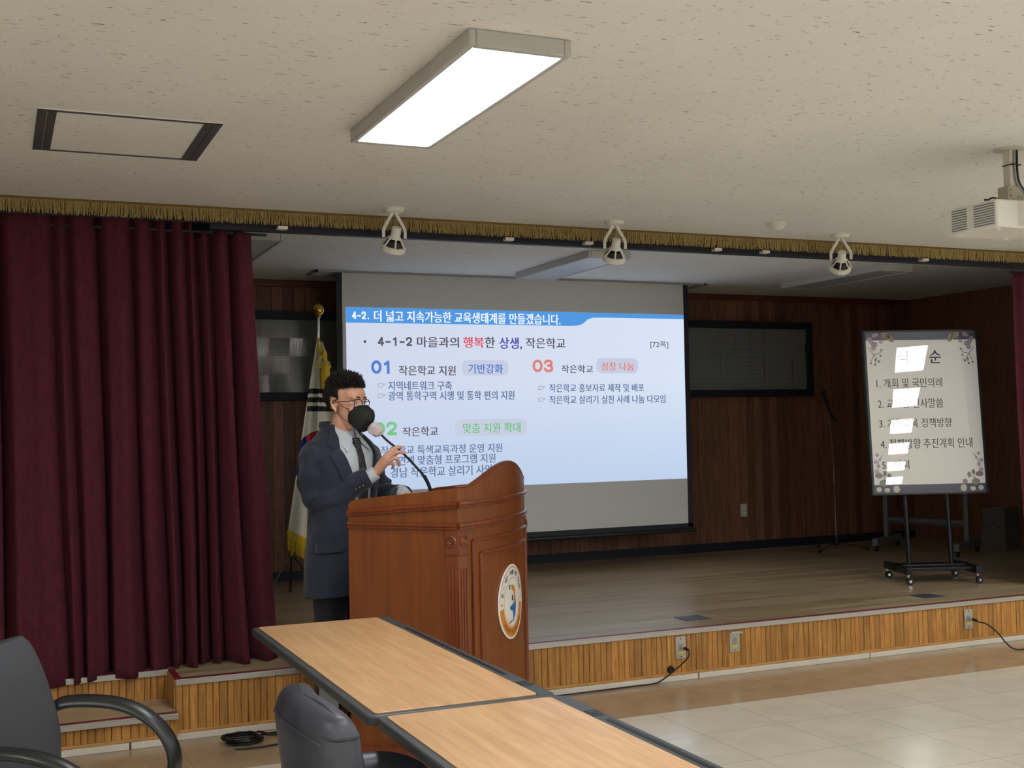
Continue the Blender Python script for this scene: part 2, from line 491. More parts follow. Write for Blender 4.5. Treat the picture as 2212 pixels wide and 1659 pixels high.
# dark red strip up the side of the step recess
struct(simple_box('trim_8', XS1-0.001, XS1+0.03, YS-0.004, YR, ZS-0.001, ZS+0.0025, M['darkred']))
struct(simple_box('trim_9', XS1-0.006, XS1+0.0, YS-0.002, YR-0.02, 0.143, ZS-0.002, M['quarter']))
mb = MB()
mb.box(XS1, XRH, YS-0.022, YS-0.001, 0.030, 0.046)
mb.box(XS0, XS1, YS-0.082, YS-0.061, 0.030, 0.046)
struct(mb.build('trim_10', M['quarter'], smooth=False, bevel=0.004))
mb = MB()
x = XS1
for w in (2.9, 1.23, 2.4, 2.0):
    x2 = min(x+w, XRH); mb.box(x, x2-0.008, YS-0.03, YS-0.001, 0.0, 0.031); x = x2
mb.box(XS0, 0.56, YS-0.09, YS-0.061, 0.0, 0.031)
mb.box(0.568, XS1, YS-0.09, YS-0.061, 0.0, 0.031)
struct(mb.build('baseboard_front', M['offwhite'], smooth=False, bevel=0.003))

# ------------------------------------------------------------------ ceiling lamps
def lamp_parts(root, on):
    mb = MB()
    w, l, t = 0.162, 0.62, 0.05
    mb.box(-w, -w+0.022, -l, l, -t, 0); mb.box(w-0.022, w, -l, l, -t, 0)
    mb.box(-w+0.022, w-0.022, -l, -l+0.03, -t, 0); mb.box(-w+0.022, w-0.022, l-0.03, l, -t, 0)
    mb.box(-w+0.02, w-0.02, -l+0.02, l-0.02, -0.012, 0)
    mb.build('housing', M['lamphousing'], root, bevel=0.004)
    mb = MB(); mb.box(-w+0.022, w-0.022, -l+0.03, l-0.03, -t+0.004, -t+0.012)
    mb.build('diffuser', M['lampon'] if on else M['lampoff'], root, smooth=False)
lamp = thing('ceiling_lamp', 'lit long white panel light on the ceiling above the lectern side', 'ceiling lamp', (1.40, 3.72, ZC), 0, 'lit ceiling panel lights')
lamp_parts(lamp, True)
rows = [3.72, 1.6, -0.5, -2.6, -4.7, -6.8]
for cx in (-1.1, 1.40, 3.87, 6.33, 8.3):
    for cy in rows:
        if (cx == 1.40 and cy == 3.72) or (cx == 3.87 and cy > 3) or (cx == 8.3 and cy < 1) or (cx == -1.1 and cy > 3): continue
        dup(lamp, (cx, cy, ZC), 0, 'lit long white panel light on the hall ceiling outside the picture', 'hall panel lights behind the camera')
slamp = thing('ceiling_lamp', 'unlit white panel light on the stage ceiling before the projection screen, catching its blue glow', 'ceiling lamp', (3.84, 7.72, ZC2), 0, 'unlit stage panel lights')
lamp_parts(slamp, False)
dup(slamp, (6.32, 7.72, ZC2), 0, 'unlit white panel light on the stage ceiling, rightmost, above the mesh board', 'unlit stage panel lights')
dup(slamp, (1.42, 7.62, ZC2), 0, 'unlit white panel light on the stage ceiling, half hidden by the left curtain', 'unlit stage panel lights')

# ceiling access panel
t = thing('access_panel', 'flush ceiling access hatch with dark metal side strips, left of the lit lamp', 'hatch', (0.453, 4.71, ZC))
hw, hl = 0.318, 0.315
mb = MB(); mb.box(-hw, hw, -hl, hl, -0.004, 0); mb.build('hatch_panel', M['ceiling'], t, smooth=False)
frm = mat('dark_bronze_metal', rgb(84, 82, 82), 0.5, 0.1)
mb = MB()
mb.box(-hw, -hw+0.032, -hl, hl, -0.007, -0.0045); mb.box(-hw+0.034, -hw+0.064, -hl, hl, -0.007, -0.0045)
mb.box(hw-0.032, hw, -hl, hl, -0.007, -0.0045); mb.box(hw-0.064, hw-0.034, -hl, hl, -0.007, -0.0045)
mb.box(-hw, hw, -hl, -hl+0.012, -0.008, -0.0045); mb.box(-hw, hw, hl-0.012, hl, -0.008, -0.0045)
mb.build('frame', frm, t, smooth=False)

# smoke detector
t = thing('smoke_detector', 'small round white smoke detector on the ceiling in front of the gold fringe', 'smoke detector', (4.12, 5.60, ZC))
MB().lathe([(0.052, 0), (0.052, -0.012), (0.046, -0.018)]).build('base', M['white'], t)
MB().lathe([(0.042, -0.018), (0.040, -0.030), (0.028, -0.040), (0.01, -0.043)]).build('cap', M['white'], t)

# spotlights
def spotlight(loc, rz, tilt, label):
    t = thing('spotlight', label, 'spotlight', loc, rz, 'white ceiling spotlights along the stage edge')
    MB().lathe([(0.055, 0), (0.055, -0.006), (0.045, -0.02), (0.018, -0.026)]).build('ceiling_plate', M['white'], t)
    hz = -0.165
    # yoke
    mb = MB()
    for s in (-1, 1):
        mb.tube(smooth_path([(0.008*s, 0, -0.02), (0.03*s, 0, -0.06), (0.058*s, 0, -0.11), (0.06*s, 0, hz+0.01)], 4), 0.0055, 8, flat=(0.5, 1.6))
    mb.build('yoke', M['white'], t)
    MB().tube(smooth_path([(0.0, 0.01, -0.02), (0.016, 0.012, -0.05), (0.004, 0.0, -0.08), (0.0, -0.012, -0.10)], 5), 0.003, 6).build('cable', M['greymetal'], t)
    Rm = Matrix.Rotation(tilt, 3, 'X')
    T = lambda p: Rm @ p + Vector((0, 0, hz))
    mb = MB(); mb.use(M['white'])
    mb.lathe([(0.012, 0.072), (0.024, 0.068), (0.026, 0.02), (0.034, 0.008)], 20, T)
    mb.lathe([(0.062, -0.030), (0.066, -0.034), (0.066, -0.058), (0.058, -0.066), (0.054, -0.06), (0.054, -0.03)], 28, T)
    for k in range(6):
        a = k*PI/3+0.3
        mb.tube([T(Vector((0.03*math.cos(a), 0.03*math.sin(a), 0.012))), T(Vector((0.062*math.cos(a), 0.062*math.sin(a), -0.034)))], 0.005, 6)
    mb.build('lamp_head', parent=t)
    mb = MB(); mb.lathe([(0.022, 0.005), (0.040, -0.005), (0.052, -0.032), (0.05, -0.056), (0.01, -0.05)], 24, T)
    mb.build('reflector', M['black'], t)
    return t
spotlight((1.893, 5.83, ZC), 0.1, 0.5, 'white ceiling spotlight, leftmost of those along the stage edge')
spotlight((3.187, 5.83, ZC), -0.2, 0.55, 'white ceiling spotlight above the right half of the projection screen')
spotlight((4.76, 5.83, ZC), -0.5, 0.75, 'white ceiling spotlight just right of the smoke detector')
spotlight((6.42, 5.83, ZC), -0.5, 0.8, 'white ceiling spotlight at the right edge of the picture by the right curtain')

# ------------------------------------------------------------------ valance with gold fringe
t = thing('stage_valance', 'gold fringed valance running along the whole ceiling edge of the stage', 'valance', (0, 0, 0))
mb = MB(); mb.box(XL, 7.6, YV+0.0, YV+0.008, ZC-0.085, ZC-0.001)
mb.build('backing_cloth', mat('dark_navy_backing', rgb(30, 28, 40), 0.8), t, smooth=False)
mb = MB(); mb.box(1.0, 7.6, YV+0.032, YV+0.075, ZC-0.108, ZC-0.06)
mb.build('rail', M['navyblack'], t, smooth=False)
mb = MB(); mb.box(XL, 7.6, YV-0.006, YV, ZC-0.014, ZC-0.001); mb.build('braid', mat('brown_gold_braid', rgb(120, 96, 52), 0.7), t, smooth=False)
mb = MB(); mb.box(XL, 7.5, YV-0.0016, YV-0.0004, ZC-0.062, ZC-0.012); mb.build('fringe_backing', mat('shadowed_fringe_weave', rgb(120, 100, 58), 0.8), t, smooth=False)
mb = MB(); rnd = random.Random(11); x = XL+1.6
while x < 7.2:
    ln = 0.060+rnd.random()*0.010; sk = math.sin(x*9)*0.006+rnd.gauss(0, 0.005)
    sk2 = rnd.gauss(0, 0.003)
    w = 0.0021; yo = YV-0.003-rnd.random()*0.008
    zt = ZC-0.012
    prof = [(x, zt), (x+sk*0.4+sk2, zt-ln*0.5), (x+sk, zt-ln)]
    vs = []
    for px_, pz_ in prof:
        vs += [(px_-w, yo, pz_), (px_, yo-0.003, pz_), (px_+w, yo, pz_), (px_, yo+0.002, pz_)]
    fs = []
    for i in range(2):
        for k in range(4): fs.append((i*4+k, i*4+(k+1) % 4, i*4+4+(k+1) % 4, i*4+4+k))
    fs.append((8, 9, 10, 11))
    mb.add(vs, fs)
    x += 0.0036+rnd.random()*0.0018
    if rnd.random() < 0.02: x += 0.005
o = mb.build('fringe', M['gold'], t, smooth=False, fixn=False); o['kind'] = 'stuff'
mb = MB()
for x in (1.34, 2.62, 3.12, 4.0, 4.35, 5.62):
    mb.box(x, x+0.05, YV-0.012, YV+0.04, ZC-0.098, ZC-0.082)
mb.build('clip', M['white'], t, smooth=False)

# added dark board, blacks out bright gaps at the curtain heading
struct(simple_box('gap_blackout_board', XL, 1.205, YV+0.235, YV+0.25, ZC-0.20, ZC2, M['navyblack']))
# ------------------------------------------------------------------ curtains
def curtain(name, label, xs, ybase, zt, zb_fn, top_shift, folds, amp, flare=0.0):
    t = thing(name, label, 'curtain', (0, 0, 0), 0, 'maroon stage curtains')
    x0, x1 = xs; n = int((x1-x0)/0.006); nz = 46
    vs = []; fs = []
    for j in range(nz+1):
        w = j/nz
        for i in range(n+1):
            u = i/n; x = x0+(x1-x0)*u
            ph = folds(x)
            a = amp*(0.5+0.5*w)
            y = ybase - a*ph + 0.01*math.sin(x*7+w*3.0)*w
            xx = x + 0.018*math.sin(ph*2.0+x*5)*w + top_shift*(1-w)*(x-x0)/(x1-x0)
            xx += 0.012*math.sin(w*4+x*13)*w
            zb = zb_fn(x)+0.006*math.cos(ph*3)
            zt_ = zt(x) if callable(zt) else zt
            z = zt_+(zb-zt_)*w
            vs.append((xx, y, z))
    for j in range(nz):
        for i in range(n):
            a = j*(n+1)+i; fs.append((a, a+1, a+n+2, a+n+1))
    mb = MB(); mb.add(vs, fs); o = mb.build('curtain_cloth', M['curtain'], t, fixn=False)
    for p in o.data.polygons: p.use_smooth = True
    s = o.modifiers.new('thick', 'SOLIDIFY'); s.thickness = 0.004
    zh = zt(x1) if callable(zt) else zt
    mb = MB(); mb.box(x0, x1, ybase-0.004, ybase+0.012, zh-0.01, zh+0.002); mb.build('heading_tape', M['navyblack'], t, smooth=False)
    return t
# deep narrow gaps between wide soft pleats, as measured
gaps = [-0.9, -0.7, -0.42, -0.2, 0.055, 0.305, 0.375, 0.52, 0.685, 0.80, 0.87, 0.955, 1.02, 1.09, 1.19]
rndc = random.Random(3)
deep = {g: rndc.uniform(0.5, 1.0) for g in gaps}
def folds_left(x):
    v = 0.75+0.25*math.sin(x*23)+0.12*math.sin(x*61+1)
    for g in gaps:
        d = abs(x-g); w = 0.028
        if d < w*2.2: v -= deep[g]*2.5*math.exp(-(d/(w*.8))**2)
    return v
def zb_left(x):
    if x < 0.80: return 0.262-0.01*math.sin(x*9)
    return 0.289
curtain('stage_curtain', 'maroon pleated stage curtain drawn to the left over the steps', (-1.25, 1.30), 6.165, (lambda x: ZC-0.010 if x < 0.99 else ZC-0.112), zb_left, -0.085, folds_left, 0.075)
def folds_right(x): return math.sin(x*52)*0.6+0.4*math.sin(x*23)
curtain('stage_curtain', 'maroon stage curtain at the right edge of the picture', (6.585, 7.45), 6.24, ZC-0.112, lambda x: 0.30, 0.02, folds_right, 0.05)

# ------------------------------------------------------------------ text helper
DG = None
def text_mesh(s, bold=0.0):
    cu = bpy.data.curves.new('t', 'FONT'); cu.body = s; cu.size = 1.0; cu.offset = bold; cu.resolution_u = 3
    ob = bpy.data.objects.new('t', cu); COL.objects.link(ob)
    dg = bpy.context.evaluated_depsgraph_get(); dg.update()
    me = bpy.data.meshes.new_from_object(ob.evaluated_get(dg))
    vs = [v.co.copy() for v in me.vertices]; fs = [tuple(p.vertices) for p in me.polygons]
    bpy.data.objects.remove(ob); bpy.data.curves.remove(cu); bpy.data.meshes.remove(me)
    if not vs: return [], []
    x0 = min(v.x for v in vs); x1 = max(v.x for v in vs); y0 = min(v.y for v in vs); y1 = max(v.y for v in vs)
    return [((v.x-x0)/(x1-x0), (v.y-y0)/(y1-y0)) for v in vs], fs
def put_text(mb, s, x0, x1, z0, z1, T, bold=0.0, slant=0.0):
    vs, fs = text_mesh(s)
    w_ = (z1-z0)*bold*1.1     # heavier weight: copies of the outline set slightly apart
    for dx in ((0,) if not bold else (-1, -0.33, 0.33, 1)):
        dz = abs(dx)*w_*0.3*(1 if dx > 0 else -1)
        mb.add([T(x0+w_+(x1-x0-2*w_)*u+dx*w_, z0+(z1-z0)*v+dz) for u, v in vs], fs)
GL = {'0': [[(0.5+0.42*math.cos(k*PI/12), 0.5+0.44*math.sin(k*PI/12)) for k in range(25)]],
      '1': [[(0.22, 0.74), (0.42, 0.80), (0.60, 0.94), (0.60, 0.0)]],
      '2': [[(0.10, 0.68), (0.14, 0.84), (0.30, 0.94), (0.50, 0.95), (0.72, 0.92), (0.86, 0.78), (0.86, 0.66), (0.76, 0.48), (0.40, 0.24), (0.14, 0.06), (0.92, 0.06)]],
      '3': [[(0.12, 0.74), (0.20, 0.88), (0.36, 0.95), (0.60, 0.95), (0.80, 0.86), (0.84, 0.74), (0.78, 0.60), (0.62, 0.53), (0.42, 0.53)], [(0.62, 0.53), (0.80, 0.46), (0.90, 0.30), (0.84, 0.14), (0.64, 0.05), (0.40, 0.04), (0.20, 0.11), (0.10, 0.26)]],
      '4': [[(0.66, 0.0), (0.66, 0.95), (0.08, 0.28), (0.92, 0.28)]],
      '-': [[(0.15, 0.44), (0.85, 0.44)]], '.': [[(0.35, 0.05), (0.5, 0.05)]]}
def digits(mb, s, x0, x1, z0, z1, T, t):
    """plain upright numerals built from strokes of width t"""
    n = len(s); cw = (x1-x0)/n; h = z1-z0
    for i, ch in enumerate(s):
        for pl in GL[ch]:
            P_ = [(x0+cw*(i+0.08+0.84*a), z0+t/2+(h-t)*b) for a, b in pl]
            for k, (a, b) in enumerate(zip(P_, P_[1:])):
                d = Vector((b[0]-a[0], b[1]-a[1])); d.normalize(); q = (-d.y*t/2, d.x*t/2); e = (d.x*t*.28, d.y*t*.28)
                mb.add([T(a[0]-q[0]-e[0], a[1]-q[1]-e[1]), T(b[0]-q[0]+e[0], b[1]-q[1]+e[1]), T(b[0]+q[0]+e[0], b[1]+q[1]+e[1]), T(a[0]+q[0]-e[0], a[1]+q[1]-e[1])], [(0, 1, 2, 3)])
def round_rect(x0, x1, z0, z1, r, n=8):
    out = []
    for cx, cz, a0 in ((x1-r, z1-r, 0), (x0+r, z1-r, 90), (x0+r, z0+r, 180), (x1-r, z0+r, 270)):
        for k in range(n+1):
            a = math.radians(a0+90*k/n); out.append((cx+r*math.cos(a), cz+r*math.sin(a)))
    return out

# ------------------------------------------------------------------ projection screen and slide
YSC = 8.65
scr = thing('projection_screen', 'pull-down white projection screen with black borders showing a blue-headed slide', 'projection screen', (0, YSC, 0))
SX0, SX1 = 2.388, 5.376
mb = MB(); mb.box(SX0, SX1, -0.001, 0.001, 0.61, ZC2+0.0); mb.build('screen_cloth', M['screen_cloth'], scr, smooth=False)
mb = MB()
mb.box(SX0-0.045, SX0, -0.0015, 0.0015, 0.58, ZC2); mb.box(SX1, SX1+0.045, -0.0015, 0.0015, 0.58, ZC2)
mb.box(SX0-0.045, SX1+0.045, -0.0015, 0.0015, 0.565, 0.61)
mb.build('border', M['navyblack'], scr, smooth=False)
mb = MB(); mb.tube([(SX0-0.07, 0, 0.552), (SX1+0.07, 0, 0.552)], 0.018, 14); mb.build('bottom_bar', M['black'], scr)
mb = MB()
hx0, hx1 = 2.16, 5.55
mb.box(hx0, hx1, -0.10, -0.075, ZC2-0.014, ZC2-0.001); mb.box(hx0, hx1, 0.14, 0.165, ZC2-0.014, ZC2-0.001)
mb.box(hx0, hx0+0.025, -0.10, 0.165, ZC2-0.014, ZC2-0.001); mb.box(hx1-0.025, hx1, -0.10, 0.165, ZC2-0.014, ZC2-0.001)
mb.build('ceiling_slot_frame', M['greymetal'], scr, smooth=False)

def emis(name, c, s=1.0):
    m = bpy.data.materials.new(name); m.use_nodes = True
    nt = m.node_tree; nt.nodes.clear()
    e = nt.nodes.new('ShaderNodeEmission'); e.inputs[0].default_value = c; e.inputs[1].default_value = s
    o = nt.nodes.new('ShaderNodeOutputMaterial'); nt.links.new(e.outputs[0], o.inputs[0]); return m
# projected page: pale lavender blue, slightly bluer toward the lower edge (the slide's own gradient)
mslide = emis('projected_page', rgb(208, 219, 238))
tc = N(mslide, 'ShaderNodeTexCoord'); sp = N(mslide, 'ShaderNodeSeparateXYZ'); L(mslide, tc.outputs['Generated'], sp.inputs[0])
em = [n for n in mslide.node_tree.nodes if n.type == 'EMISSION'][0]
gx = ramp(mslide, sp.outputs[0], [(0.0, rgb(207, 215, 236)), (1.0, rgb(217, 229, 246))])
gz = mixc(mslide, ramp(mslide, sp.outputs[2], [(0.0, (1, 1, 1, 1)), (0.6, (0, 0, 0, 1))]), gx, rgb(190, 208, 236))
L(mslide, gz, em.inputs[0])
PX0, PX1, PZ0, PZ1 = 2.416, 5.374, 0.988, 2.378
sl = simple_box('projected_slide', PX0, PX1, -0.0030, -0.0020, PZ0, PZ1, mslide, scr)
def flat(y): return lambda x, z: Vector((x, y, z))
def slide_poly(name, poly, m, y=-0.0036, parent=None):
    mb = MB(); mb.add([Vector((x, y, z)) for x, z in poly], [tuple(range(len(poly)))])
    return mb.build(name, m, parent or sl, smooth=False, fixn=False)
hdr = [(PX0, PZ1), (PX0, 2.260), (4.30, 2.267), (4.36, 2.270), (4.40, 2.280), (4.43, 2.300), (4.46, 2.325), (4.51, 2.338), (4.60, 2.340), (PX1, 2.342), (PX1, PZ1)]
slide_poly('header_band', hdr, emis('header_blue', rgb(82, 152, 226)))
mp = emis('pill_grey', rgb(200, 206, 226))
for x0, x1, z0, z1 in ((3.345, 3.740, 1.862, 1.983), (4.529, 4.921, 1.880, 2.006), (3.279, 3.892, 1.386, 1.518)):
    slide_poly('rounded_label', round_rect(x0, x1, z0, z1, 0.045), mp)
TXT = [
 ('4-2.', 2.462, 2.610, 2.285, 2.350, (240, 246, 252), 0.024, 'heading_text'),
 ('더 넓고 지속가능한 교육생태계를 만들겠습니다.', 2.634, 4.208, 2.272, 2.358, (240, 246, 252), 0.024, 'heading_text'),
 ('4-1-2', 2.659, 2.940, 2.084, 2.160, (92, 88, 98), 0.022, 'title_text'),
 ('마을과의', 2.975, 3.322, 2.080, 2.162, (92, 88, 98), 0.022, 'title_text'),
 ('행복', 3.357, 3.533, 2.079, 2.165, (226, 78, 92), 0.022, 'title_text'),
 ('한', 3.541, 3.628, 2.080, 2.167, (92, 88, 98), 0.022, 'title_text'),
 ('상생,', 3.664, 3.861, 2.070, 2.165, (84, 72, 176), 0.022, 'title_text'),
 ('작은학교', 3.894, 4.249, 2.080, 2.165, (92, 88, 98), 0.02, 'title_text'),
 ('[72쪽]', 5.041, 5.217, 2.090, 2.150, (96, 98, 108), 0.01, 'page_number_text'),
 ('01', 2.605, 2.777, 1.869, 1.982, (84, 128, 208), 0.05, 'number_text'),
 ('작은학교 지원', 2.825, 3.291, 1.862, 1.938, (98, 96, 108), 0.022, 'subtitle_text'),
 ('기반강화', 3.396, 3.692, 1.878, 1.952, (72, 112, 200), 0.016, 'label_text'),
 ('지역네트워크 구축', 2.738, 3.258, 1.748, 1.818, (98, 120, 158), 0.02, 'bullet_text'),
 ('광역 통학구역 시행 및 통학 편의 지원', 2.737, 3.788, 1.670, 1.740, (98, 120, 158), 0.02, 'bullet_text'),
 ('03', 3.947, 4.141, 1.883, 1.995, (224, 130, 118), 0.05, 'number_text'),
 ('작은학교', 4.207, 4.498, 1.882, 1.947, (98, 96, 108), 0.022, 'subtitle_text'),
 ('성장 나눔', 4.572, 4.881, 1.902, 1.972, (228, 122, 112), 0.014, 'label_text'),
 ('작은학교 홍보자료 제작 및 배포', 4.095, 4.974, 1.726, 1.794, (98, 120, 158), 0.02, 'bullet_text'),
 ('작은학교 살리기 실천 사례 나눔 다모임', 4.093, 5.177, 1.630, 1.698, (98, 120, 158), 0.02, 'bullet_text'),
 ('02', 2.616, 2.811, 1.401, 1.513, (120, 198, 134), 0.05, 'number_text'),
 ('작은학교', 2.847, 3.137, 1.394, 1.466, (98, 96, 108), 0.022, 'subtitle_text'),
 ('맞춤 지원 확대', 3.345, 3.835, 1.410, 1.487, (108, 196, 128), 0.018, 'label_text'),
 ('작은학교 특색교육과정 운영 지원', 2.672, 3.675, 1.257, 1.325, (104, 122, 158), 0.02, 'bullet_text'),
 ('지역연계 맞춤형 프로그램 지원', 2.671, 3.614, 1.174, 1.247, (104, 122, 158), 0.02, 'bullet_text'),
 ('경남 작은학교 살리기 사업', 2.747, 3.581, 1.082, 1.160, (104, 122, 158), 0.02, 'bullet_text'),
]
emc = {}
for s, x0, x1, z0, z1, c, bo, nm in TXT:
    if c not in emc: emc[c] = emis('slide_ink', rgb(*c))
    mb = MB()
    if s[0] == '0': digits(mb, s, x0, x1, z0, z1, flat(-0.0042), 0.021)
    elif s == '4-1-2': digits(mb, s, x0, x1, z0, z1, flat(-0.0042), 0.0135)
    elif s == '4-2.': digits(mb, s, x0, x1, z0, z1, flat(-0.0042), 0.012)
    else: put_text(mb, s, x0, x1, z0, z1, flat(-0.0042), bo)
    mb.build(nm, emc[c], sl, smooth=False, fixn=False)
# bullet dot and pointing hands
slide_poly('bullet_dot', [(2.561+0.011*math.cos(k*PI/8), 2.118+0.011*math.sin(k*PI/8)) for k in range(16)], emc[(92, 88, 98)], -0.0042)
mh = emis('hand_outline_grey', rgb(150, 158, 178))
def hand_icon(x, z, s=0.062, h=0.036):
    # outline of a fist pointing right
    pts = [(0, 0.15), (0, 0.85), (0.28, 0.9), (0.45, 1.0), (0.62, 0.86), (1.0, 0.82), (1.0, 0.62), (0.62, 0.60), (0.70, 0.42), (0.62, 0.22), (0.5, 0.08), (0.25, 0.12)]
    mb = MB(); P = [Vector((x+a*s, -0.0042, z+b*h)) for a, b in pts]
    n = len(P)
    for i in range(n):
        a, b = P[i], P[(i+1) % n]; d = (b-a).normalized(); q = Vector((-d.z, 0, d.x))*0.0018
        mb.add([a-q, b-q, b+q, a+q], [(0, 1, 2, 3)])
    mb.add([P[0]+Vector((0.012, 0, 0)), P[0]+Vector((0.015, 0, 0)), P[1]+Vector((0.015, 0, 0)), P[1]+Vector((0.012, 0, 0))], [(0, 1, 2, 3)])
    mb.build('pointing_hand_icon', mh, sl, smooth=False, fixn=False)
for x, z in ((2.654, 1.767), (2.653, 1.689), (3.998, 1.743), (3.996, 1.648)): hand_icon(x, z)

# ------------------------------------------------------------------ long LED board on the back wall
t = thing('led_signboard', 'long dark LED mesh board in black frame on the back wall behind the screen', 'signboard', (0, YB-0.012, 0))
bx0, bx1, bz0, bz1 = 1.25, 7.14, 1.69, 2.39
mb = MB()
fwid = 0.065
mb.box(bx0, bx1, -0.05, 0, bz1-fwid, bz1); mb.box(bx0, bx1, -0.05, 0, bz0, bz0+fwid)
mb.box(bx0, bx0+fwid, -0.05, 0, bz0+fwid, bz1-fwid); mb.box(bx1-fwid, bx1, -0.05, 0, bz0+fwid, bz1-fwid)
mb.build('frame', M['navyblack'], t, smooth=False, bevel=0.003)
mb = MB(); rnd = random.Random(4)
nx, nz = 36, 4
for i in range(nx):
    for j in range(nz):
        xa = bx0+fwid+(bx1-bx0-2*fwid)*i/nx; xb = bx0+fwid+(bx1-bx0-2*fwid)*(i+1)/nx
        za = bz0+fwid+(bz1-bz0-2*fwid)*j/nz; zb = bz0+fwid+(bz1-bz0-2*fwid)*(j+1)/nz
        a, b, c, d = [-0.024+rnd.uniform(-0.0055, 0.0055) for _ in range(4)]
        mb.add([(xa, a, za), (xb, b, za), (xb, b+d-a, zb), (xa, d, zb)], [(0, 1, 2, 3)])
mb.build('led_face', M['led'], t, smooth=False, fixn=False)

# wall outlet on the stage back wall
t = thing('wall_outlet', 'cream double socket plate on the planked back wall beside the screen', 'socket', (6.34, YB-0.012, 0.64))
MB().box(-0.036, 0.036, -0.008, 0, -0.06, 0.06).build('cover_plate', M['offwhite'], t, bevel=0.004)
for dz in (-0.026, 0.026):
    MB().lathe([(0.017, 0), (0.017, 0.003), (0.012, 0.001)], 20, lambda p, dz=dz: Vector((p.x, -0.008-p.z, p.y+dz))).build('socket_face', M['white'], t)

# ------------------------------------------------------------------ service plates on the stage riser
mlabel = mat('yellow_sticker', rgb(226, 206, 70), 0.5)
def riser_plate(x, z, label, kind):
    t = thing('floor_jack_plate', label, 'jack plate', (x, YS-0.018, z), 0, 'metal jack plates on the stage riser')
    MB().box(-0.034, 0.034, -0.004, 0.002, -0.062, 0.062).build('cover_plate', M['steel'], t, smooth=False, bevel=0.0015)
    MB().box(-0.013, 0.013, -0.006, -0.004, -0.018, 0.022).build('socket_face', M['greymetal'], t, smooth=False, bevel=0.001)
    MB().box(-0.017, 0.017, -0.0052, -0.004, -0.034, -0.021).build('sticker', mlabel, t, smooth=False)
    mb = MB()
    for s in (-1, 1): mb.lathe([(0.0035, 0), (0.0035, 0.002), (0.001, 0.0025)], 10, lambda p, s=s: Vector((p.x, -0.004-p.z, p.y+s*0.05)))
    mb.build('screw', M['blackmetal'], t)
    if kind == 'plug':
        mb = MB(); mb.use(M['steel']).tube([(0.004, -0.006, 0.004), (0.008, -0.03, 0.0)], 0.010, 14)
        mb.use(M['black']).tube([(0.008, -0.03, 0.0), (0.014, -0.06, -0.004), (0.017, -0.066, -0.012)], [0.0095, 0.008, 0.005], 12)
        mb.build('plug', parent=t)
    if kind == 'cover':
        mb = MB(); mb.add([Vector(p) for p in ((-0.036, -0.004, 0.064), (0.036, -0.004, 0.064), (0.036, -0.035, 0.055), (-0.036, -0.035, 0.055), (-0.036, -0.004, 0.058), (0.036, -0.004, 0.058), (0.036, -0.035, 0.049), (-0.036, -0.035, 0.049))],
                          [(0, 1, 2, 3), (7, 6, 5, 4), (0, 4, 5, 1), (1, 5, 6, 2), (2, 6, 7, 3), (3, 7, 4, 0)])
        mb.build('flip_cover', M['steel'], t, smooth=False)
riser_plate(3.566, 0.184, 'steel jack plate on the stage riser nearest the lectern, black plug in it', 'plug')
riser_plate(3.93, 0.187, 'steel jack plate on the stage riser with its cover flipped up and no plug', 'cover')
riser_plate(5.71, 0.172, 'steel jack plate on the stage riser at the far right, cable plugged in', 'plug')
o = MB().tube([(3.5, YS-0.012, 0.066), (3.5, YS-0.03, 0.066)], [0.022, 0.018], 18).build('cable_grommet', M['black'])
tag(o, 'round black rubber cable hole low on the amber slatted riser', 'grommet')
o = MB().tube(smooth_path([(3.583, YS-0.084, 0.168), (3.575, YS-0.083, 0.14), (3.54, YS-0.06, 0.095), (3.50, YS-0.05, 0.066), (3.45, YS-0.05, 0.035), (3.38, YS-0.05, 0.008), (3.25, YS-0.045, 0.005), (3.05, YS-0.05, 0.005), (2.8, YS-0.055, 0.005), (2.62, YS-0.06, 0.005)], 8), 0.0042, 8).build('audio_cable', M['black'])
tag(o, 'thin black cable from the left riser plate past the grommet along the baseboard', 'cable')
o = MB().tube(smooth_path([(5.727, YS-0.084, 0.16), (5.76, YS-0.12, 0.15), (5.80, YS-0.17, 0.10), (5.82, YS-0.22, 0.04), (5.85, YS-0.26, 0.006), (5.95, YS-0.29, 0.005), (6.3, YS-0.30, 0.005), (6.8, YS-0.35, 0.005)], 8), 0.0048, 8).build('audio_cable', M['black'])
tag(o, 'black cable arching from the far right riser plate down onto the floor', 'cable')
# coiled cable on the floor
pts = []; rnd = random.Random(2)
for k in range(110):
    a = k*2*PI/16; w = rnd.uniform(-0.003, 0.003)
    pts.append((1.06+(0.082+0.010*math.sin(k*0.37)+w)*math.cos(a)+0.012*math.sin(k*0.05), 5.655+(0.062+0.010*math.sin(k*0.23)+w)*math.sin(a), 0.006+0.0003*k+0.004*math.sin(k*1.3)**2))
pts += [(1.14, 5.72, 0.03), (1.2, 5.73, 0.008), (1.27, 5.70, 0.005), (1.30, 5.735, 0.005), (1.24, 5.755, 0.005), (1.16, 5.73, 0.012), (1.2, 5.76, 0.005), (1.4, 5.78, 0.005), (1.7, 5.78, 0.005)]
o = MB().tube(smooth_path(pts, 3), 0.005, 7).build('coiled_cable', M['black'])
tag(o, 'coil of black cable lying on the brown floor tiles near the steps', 'cable')
o = MB().tube(smooth_path([(1.0, 5.545, 0.005), (1.1, 5.53, 0.005), (1.25, 5.55, 0.005), (1.36, 5.555, 0.005)], 6), 0.0045, 7).build('loose_cable', M['black'])
tag(o, 'straight run of black cable in front of the cable coil', 'cable')
